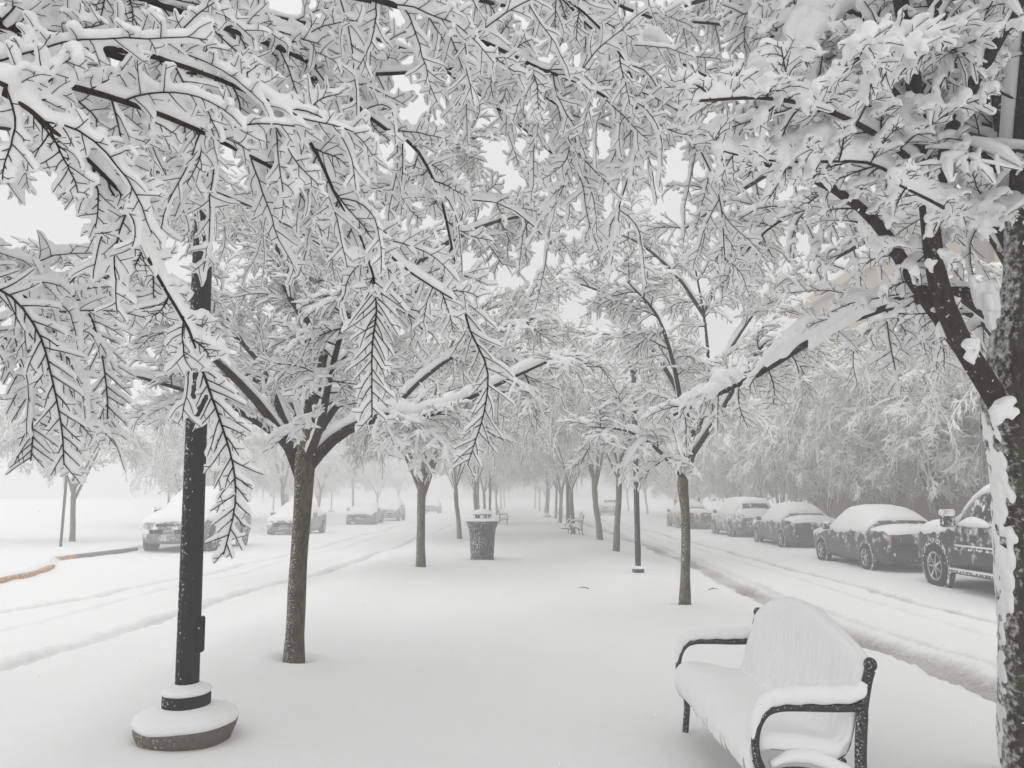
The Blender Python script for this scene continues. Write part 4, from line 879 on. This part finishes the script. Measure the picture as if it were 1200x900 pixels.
def car(kind, label, paint_mat, thick=.11, open_rear=True, bare_win=False, plate=True):
    root = empty('parked_' + kind, (0, 0, 0)); tag(root, label, {'sedan': 'car', 'crossover': 'car', 'pickup': 'pickup truck'}[kind], 'snowed in parked cars')
    st = resamp_st(stations(kind), 61); y0, y1 = st[0][0], st[-1][0]
    def half(s):
        y, zb, bl, tp, w, wt = s; wb = w * .97
        return [(0, zb), (w * .8, zb), (w * .96, zb + .10), (w, zb + .26), (w * 1.005, (zb + .26 + bl) / 2), (w * .99, bl - .05), (wb - .015, bl), (wb * .45 + wt * .55, bl + (tp - bl) * .55), (wt + .03, tp - min(.07, (tp - bl) * .35)), (wt - .06, tp - .012), (wt * .5, tp + .012), (0, tp + .018)]
    def ring(s):
        h = half(s); return [(x, s[0], z) for x, z in h] + [(-x, s[0], z) for x, z in h[-2:0:-1]]
    mb = MB(); mb.loft([ring(s) for s in st]); bo = mb.build('body', paint_mat, root, angle=50)
    stat = lambda y: st[int(np.argmin(np.abs(st[:, 0] - y)))]
    big = kind != 'sedan'; wr = {'sedan': .33, 'crossover': .37, 'pickup': .42}[kind]; ax = {'sedan': (-1.33, 1.42), 'crossover': (-1.30, 1.38), 'pickup': (-1.55, 1.72)}[kind]
    for yy in ax:
        for sx in (-1, 1):
            wx = stat(yy)[4]; 
            mb = MB(); mb.lathe([(wr * 1.20, -.06), (wr * 1.22, .006), (wr * 1.14, .016), (wr * 1.02, .010), (.02, .008)], 30, (0, 0, 0), 'x'); a_ = mb.build('wheel_arch', m_trim, root, angle=40); a_.location = (sx * wx, yy, wr * 1.02); a_.scale.x = sx
            mb = MB(); mb.lathe([(wr * .62, -.12), (wr * .93, -.12), (wr, -.08), (wr, .06), (wr * .94, .085), (wr * .66, .09), (wr * .62, .07)], 30, (0, 0, 0), 'x'); wl = mb.build('wheel', m_tyre, root, angle=40); wl.location = (sx * (wx - .045), yy, wr); wl.scale.x = sx
            mb = MB(); mb.lathe([(wr * .64, .05), (wr * .64, .082), (wr * .56, .078), (wr * .53, .03), (.02, .03)], 30, (0, 0, 0), 'x')
            for k in range(7):
                a = 2 * math.pi * k / 7; c, s_ = math.cos(a), math.sin(a); q = []
                for r_, hw in ((wr * .1, .03), (wr * .58, .022)):
                    q += [[(xx, r_ * c - s_ * hw * e, r_ * s_ + c * hw * e) for xx, e in ((.03, -1), (.03, 1), (.075, .7), (.075, -.7))]]
                mb.loft(q)
            mb.lathe([(.05, .03), (.05, .08), (.03, .085), (.002, .085)], 14, (0, 0, 0), 'x'); mb.build('rim', m_rim, wl, angle=40)
    # mirrors
    ym = {'sedan': .78, 'crossover': .78, 'pickup': 1.0}[kind]
    for sx in (-1, 1):
        s = stat(ym); mz = s[2] + (.10 if big else .07); sz = 1.35 if kind == 'pickup' else 1.0
        mb = MB(); mb.box((sx * (s[4] + .10), ym, mz), (.19 * sz, .10 * sz, .16 * sz), .035); mb.box((sx * (s[4] - .0), ym + .01, mz - .04), (.1, .05, .05), .01); m_ = mb.build('mirror', m_trim, root)
        mb = MB(); mb.box((sx * (s[4] + .10), ym, mz + .11 * sz), (.20 * sz, .13 * sz, .09 * sz), .035); mb.build('mirror_snow', M['snow_pad'], m_)
    # glass: side windows, windscreen, rear window just outside the shell
    wy = {'sedan': [(-.98, -.12), (-.06, .66)], 'crossover': [(-1.75, -1.0), (-.94, -.12), (-.06, .62)], 'pickup': [(-.92, -.12), (-.06, .92)]}[kind]
    for sx in (-1, 1):
        for a, b_ in wy:
            V = []; ny = 8
            for k in range(ny + 1):
                y = a + (b_ - a) * k / ny; s = [np.interp(y, st[:, 0], st[:, c]) for c in range(6)]; h = half(s)
                (xa, za), (xb, zb_), (xc, zc) = h[6], h[7], h[8]
                for f in (.12, .5, .9):
                    P_ = (xa + (xb - xa) * f * 2, za + (zb_ - za) * f * 2) if f <= .5 else (xb + (xc - xb) * (f - .5) * 2, zb_ + (zc - zb_) * (f - .5) * 2)
                    V.append((sx * (P_[0] + .012), y, P_[1]))
            fs = [(k * 3 + j, k * 3 + j + 1, k * 3 + 4 + j, k * 3 + 3 + j) for k in range(ny) for j in range(2)]
            mb = MB(); mb.add(V, fs if sx > 0 else [f[::-1] for f in fs]); mb.build('side_window', m_glass, root)
    def cross_glass(name, ya, yb, inset=.06):
        V = []; n = 6
        for k in range(n + 1):
            y = ya + (yb - ya) * k / n; s = [np.interp(y, st[:, 0], st[:, c]) for c in range(6)]
            for f in (-1, -.5, 0, .5, 1): V.append((f * (s[5] - inset), y, s[3] + .024 - .012 * f * f))
        fs = [(k * 5 + j, k * 5 + j + 1, k * 5 + 6 + j, k * 5 + 5 + j) for k in range(n) for j in range(4)]
        mb = MB(); mb.add(V, fs); mb.build(name, m_glass, root)
    if kind == 'sedan': cross_glass('windscreen', .45, 1.12); cross_glass('rear_window', -1.72, -.78)
    if kind == 'crossover': cross_glass('windscreen', .40, 1.05); cross_glass('rear_window', -2.2, -1.78)
    if kind == 'pickup': cross_glass('windscreen', .6, 1.25); cross_glass('rear_window', -1.26, -1.0)
    # lamps, plate, grille, bumpers
    fs_, rs_ = stat(y1 - .16), stat(y0 + .07)
    for sx in (-1, 1):
        mb = MB(); mb.box((sx * fs_[4] * .74, y1 - .17, fs_[2] - .10), (.34, .20, .13), .04); mb.build('headlight', m_head, root)
        mb = MB(); mb.box((sx * rs_[4] * .80, y0 + .07, rs_[2] - .10), (.26, .14, .16 if kind != 'pickup' else .34), .03); mb.build('tail_light', m_tail, root)
    mb = MB(); mb.box((0, y1 - .035, .40 if not big else .50), (1.25, .10, .16), .04); mb.build('front_bumper', m_trim, root)
    mb = MB(); mb.box((0, y1 - .04, .60 if not big else .80), (.80, .08, .09), .03); mb.build('grille', m_trim, root)
    mb = MB(); mb.box((0, y0 + .05, .42 if not big else .52), (1.45, .16, .20), .05); mb.build('rear_bumper', m_trim, root)
    for yy, sgn in ((y1 + .022, 1), (y0 - .037, -1)):
        zp = (.48 if not big else .60); mb = MB(); mb.box((0, yy, zp), (.31, .02, .155), .006); pl = mb.build('license_plate', m_plate, root)
        mb = MB()
        for k in range(6): mb.box(((k - 2.5) * .042, yy + sgn * .0115, zp - .005), (.022, .005, .07), .001)
        mb.build('plate_characters', m_ink, pl)
    if kind == 'pickup':
        for sx in (-1, 1):
            mb = MB(); mb.box((sx * (stat(0)[4] + .012), -.05, .80), (.035, 2.1, .07), .012); q = mb.build('side_moulding', m_trim, root)
            mb = MB(); mb.box((sx * (stat(0)[4] + .022), -.05, .846), (.035, 2.06, .03), .012); mb.build('moulding_snow', M['snow_pad'], q)
            mb = MB(); mb.box((sx * (stat(0)[4] + .05), -.05, .40), (.16, 2.3, .05), .02); q = mb.build('step_bar', m_trim, root)
            mb = MB(); mb.box((sx * (stat(0)[4] + .06), -.05, .435), (.13, 2.26, .03), .012); mb.build('step_snow', M['snow_pad'], q)
    # snow piled over everything above the belt line
    rg = random.Random(hash(label) % 9999 if False else len(label)); ph = [rg.uniform(0, 6.28) for _ in range(8)]
    rag = lambda y, k: (.5 * math.sin(y * 4.3 + ph[k]) + .3 * math.sin(y * 11 + ph[k + 1]) + .25 * math.sin(y * 23 + ph[k + 2]))
    def snow_piece(ya, yb, m, side_low=-.06, tk=thick, win=False):
        rings = []
        for k in range(m):
            y = ya + (yb - ya) * k / (m - 1); s = [np.interp(y, st[:, 0], st[:, c]) for c in range(6)]; h = half(s)
            e = min(1, min(k, m - 1 - k) / 3.0); e = math.sqrt(max(0, e * (2 - e))); T_ = tk * (.25 + .75 * e) * (1 + .10 * math.sin(y * 2.1 + ph[3]))
            def sd(sg, kk):
                lo = side_low + .07 * rag(y * sg, kk)
                if win:   # the greenhouse sides stay partly clear: snow starts at the roof edge
                    return [(sg * (h[8][0] - .02), h[8][1] - .02), (sg * (h[8][0] + .05), h[8][1] + .0 + .02 * rag(y, kk)), (sg * (h[8][0] + .045), h[8][1] + T_ * .6), (sg * (h[9][0] + .0), h[9][1] + T_ * .95), (sg * h[10][0], h[10][1] + T_ * 1.05)]
                return [(sg * (h[5][0] - .02), h[6][1] + lo), (sg * (h[5][0] + .022), h[6][1] + lo + .01), (sg * (h[6][0] + .05), h[6][1] + .05), (sg * (h[7][0] + .055), h[7][1] + .02), (sg * (h[8][0] + .045), h[8][1] + T_ * .5), (sg * h[9][0], h[9][1] + T_ * .92), (sg * h[10][0], h[10][1] + T_ * 1.05)]
            a = sd(1, 0); b_ = sd(-1, 2)
            rings.append([(x, y, z) for x, z in a] + [(0, y, h[11][1] + T_ * 1.08)] + [(x, y, z) for x, z in b_[::-1]])
        mb = MB(); mb.loft(rings); return mb
    if kind == 'sedan':
        mb = snow_piece(-1.38, 2.22, 46); q = snow_piece(-2.3, -1.66, 16, -.02, thick * .8); mb.add(q.v, q.f)
    elif kind == 'crossover':
        mb = snow_piece(-1.98, 2.16, 46)
        q = snow_piece(-2.27, -2.14, 6, -.01, .05); mb.add(q.v, q.f)
    else:
        mb = snow_piece(-1.2, 1.02, 26, win=True); q = snow_piece(.98, 2.6, 20, -.10); mb.add(q.v, q.f); q = snow_piece(-2.7, -1.16, 16, -.03, .14); mb.add(q.v, q.f)
        # drifts on the window sills
        for sx in (-1, 1):
            for a, b_ in wy:
                s = stat((a + b_) / 2); mb.tube([(sx * (s[4] * .93 + .01), y, s[2] + .03 + .05 * math.sin((y - a) / (b_ - a) * 3.1) ) for y in np.linspace(a, b_, 9)], [.03, .06, .08, .09, .10, .09, .07, .05, .03], 8)
    mb.build('snow_cover', M['snow_pad'], root)
    return root
blk = paint('black car paint', (.012, .013, .015), (6, .61, .82, .06)); dgrey = paint('charcoal car paint', (.022, .023, .026), (5, .57, .77, .06)); mgrey = paint('grey car paint', (.10, .10, .105), (5, .52, .70, .10)); white = paint('silver car paint', (.15, .15, .155), (4, .50, .68, .12)); brn = paint('dull maroon car paint', (.045, .032, .032), (5, .55, .72, .10))
def park(o, x, yfront, away):
    """away: nose towards +Y"""
    L = max((v.co.y for v in o.children[0].data.vertices)); o.location = (x, yfront - L if away else yfront + L, ROAD - .06); o.rotation_euler.z = 0 if away else math.pi
pk = car('pickup', 'black pickup truck with snowy mirror half hidden by the right hand trunk', blk); park(pk, 9.36, 16.6, True); pk.scale = (1, 1, 1.06)
park(car('sedan', 'charcoal sedan caked in snow parked ahead of the black pickup', dgrey, .12), 9.65, 23.1, True)
park(car('sedan', 'dark sedan third from the right tree with thick snow roof', dgrey, .14), 10.5, 31.6, True)
park(car('crossover', 'grey snowed in car fourth along the right kerb', mgrey, .10), 10.6, 38.3, True)
park(car('sedan', 'maroon tinged car last clear one of the right hand row', brn, .13), 10.5, 48.8, True)
park(car('crossover', 'lone pale car deep in the haze on the right road', mgrey, .14), 9.4, 79, True)
cv = car('crossover', 'silver crossover facing us beside the bare left kerb', white, .17); park(cv, -10.85, 24.9, False); cv.scale = (1.14, 1.08, 1.14)
park(car('sedan', 'light sedan just behind the silver crossover on the left', white, .15), -10.3, 35.2, False)
park(car('sedan', 'grey fronted car with dark mirrors third in the left row', mgrey, .16), -9.75, 49.5, False)
park(car('crossover', 'pale car tucked behind the grey fronted one at left', white, .14), -9.3, 57, False)
park(car('crossover', 'faint boxy car farthest along the left road', mgrey, .14), -8.9, 84, False)

# ------------------------------------------------------------------ twigs dropped on the snow
for (px, py, a, L_), lb in zip(((830, 685, .3, .22), (690, 686.5, 2.7, .2)), ('short dark twig lying on the snow beyond the slim lichen covered tree', 'short dark twig half sunk in the snow of the middle walk')):
    p = g(px, py); zf = float(height(np.array([[p[0]]]), np.array([[p[1]]]), False)[0][0, 0]); mb = MB()
    mb.tube([(L_ * t * math.cos(a), L_ * t * math.sin(a), .006 + .03 * t * (1 - t) * 3) for t in np.linspace(0, 1, 7)], [.008, .009, .008, .007, .006, .004, .002], 6)
    mb.tube([(L_ * .4 * math.cos(a), L_ * .4 * math.sin(a), .026), (L_ * .55 * math.cos(a + .4), L_ * .55 * math.sin(a + .4), .04), (L_ * .8 * math.cos(a + .5), L_ * .8 * math.sin(a + .5), .035)], [.005, .004, .002], 6)
    o = mb.build('fallen_twig', M['twig']); o.location = (p[0], p[1], zf); tag(o, lb, 'twig')

# ------------------------------------------------------------------ falling snow
def flakes():
    rg = np.random.default_rng(55); n = 6000; d = 1.2 + 17 * rg.uniform(0, 1, n) ** .6
    P = np.stack([rg.uniform(-.75, .75, n) * d * 1.05, d, 1.6 + rg.uniform(-.55, .75, n) * d], -1); P = P[P[:, 2] > .1]; n = len(P)
    r = rg.uniform(.0014, .003, n); ax = norm(np.array([.55, -.1, .8]) + rg.normal(0, .25, (n, 3))); L = r * rg.uniform(1.2, 2.6, n)
    a = norm(np.cross(ax, rg.normal(0, 1, (n, 3)))); b = np.cross(ax, a)
    V = np.stack([P + ax * L[:, None], P - ax * L[:, None], P + a * r[:, None], P + b * r[:, None], P - a * r[:, None], P - b * r[:, None]], 1).reshape(-1, 3)
    tri = np.array([(0, 2, 3), (0, 3, 4), (0, 4, 5), (0, 5, 2), (1, 3, 2), (1, 4, 3), (1, 5, 4), (1, 2, 5)])
    fc = (np.arange(n)[:, None, None] * 6 + tri[None]).reshape(-1, 3)
    tag(mesh_obj('falling_snow', V, [fc], M['snow_pad']), 'snowflakes drifting down through the air', 'snowflakes', kind='stuff')
flakes()

# ------------------------------------------------------------------ haze
def haze():
    x0, x1, y0, y1, z0, z1 = -70, 60, -12, 170, -1.3, 17
    mb = MB(); mb.box(((x0 + x1) / 2, (y0 + y1) / 2, (z0 + z1) / 2), (x1 - x0, y1 - y0, z1 - z0))
    m = bpy.data.materials.new('snowy air'); m.use_nodes = True; t = m.node_tree; t.nodes.clear()
    v = nd(t, 'ShaderNodeVolumePrincipled'); v.inputs['Color'].default_value = (.99, .99, .99, 1); v.inputs['Density'].default_value = HAZE
    v.inputs['Density Attribute'].default_value = ''; v.inputs['Anisotropy'].default_value = 0.2
    o = nd(t, 'ShaderNodeOutputMaterial'); t.links.new(v.outputs[0], o.inputs['Volume'])
    tag(mb.build('haze', m, smooth=False), 'pale snowy air filling the whole street', 'haze', kind='stuff')
haze()
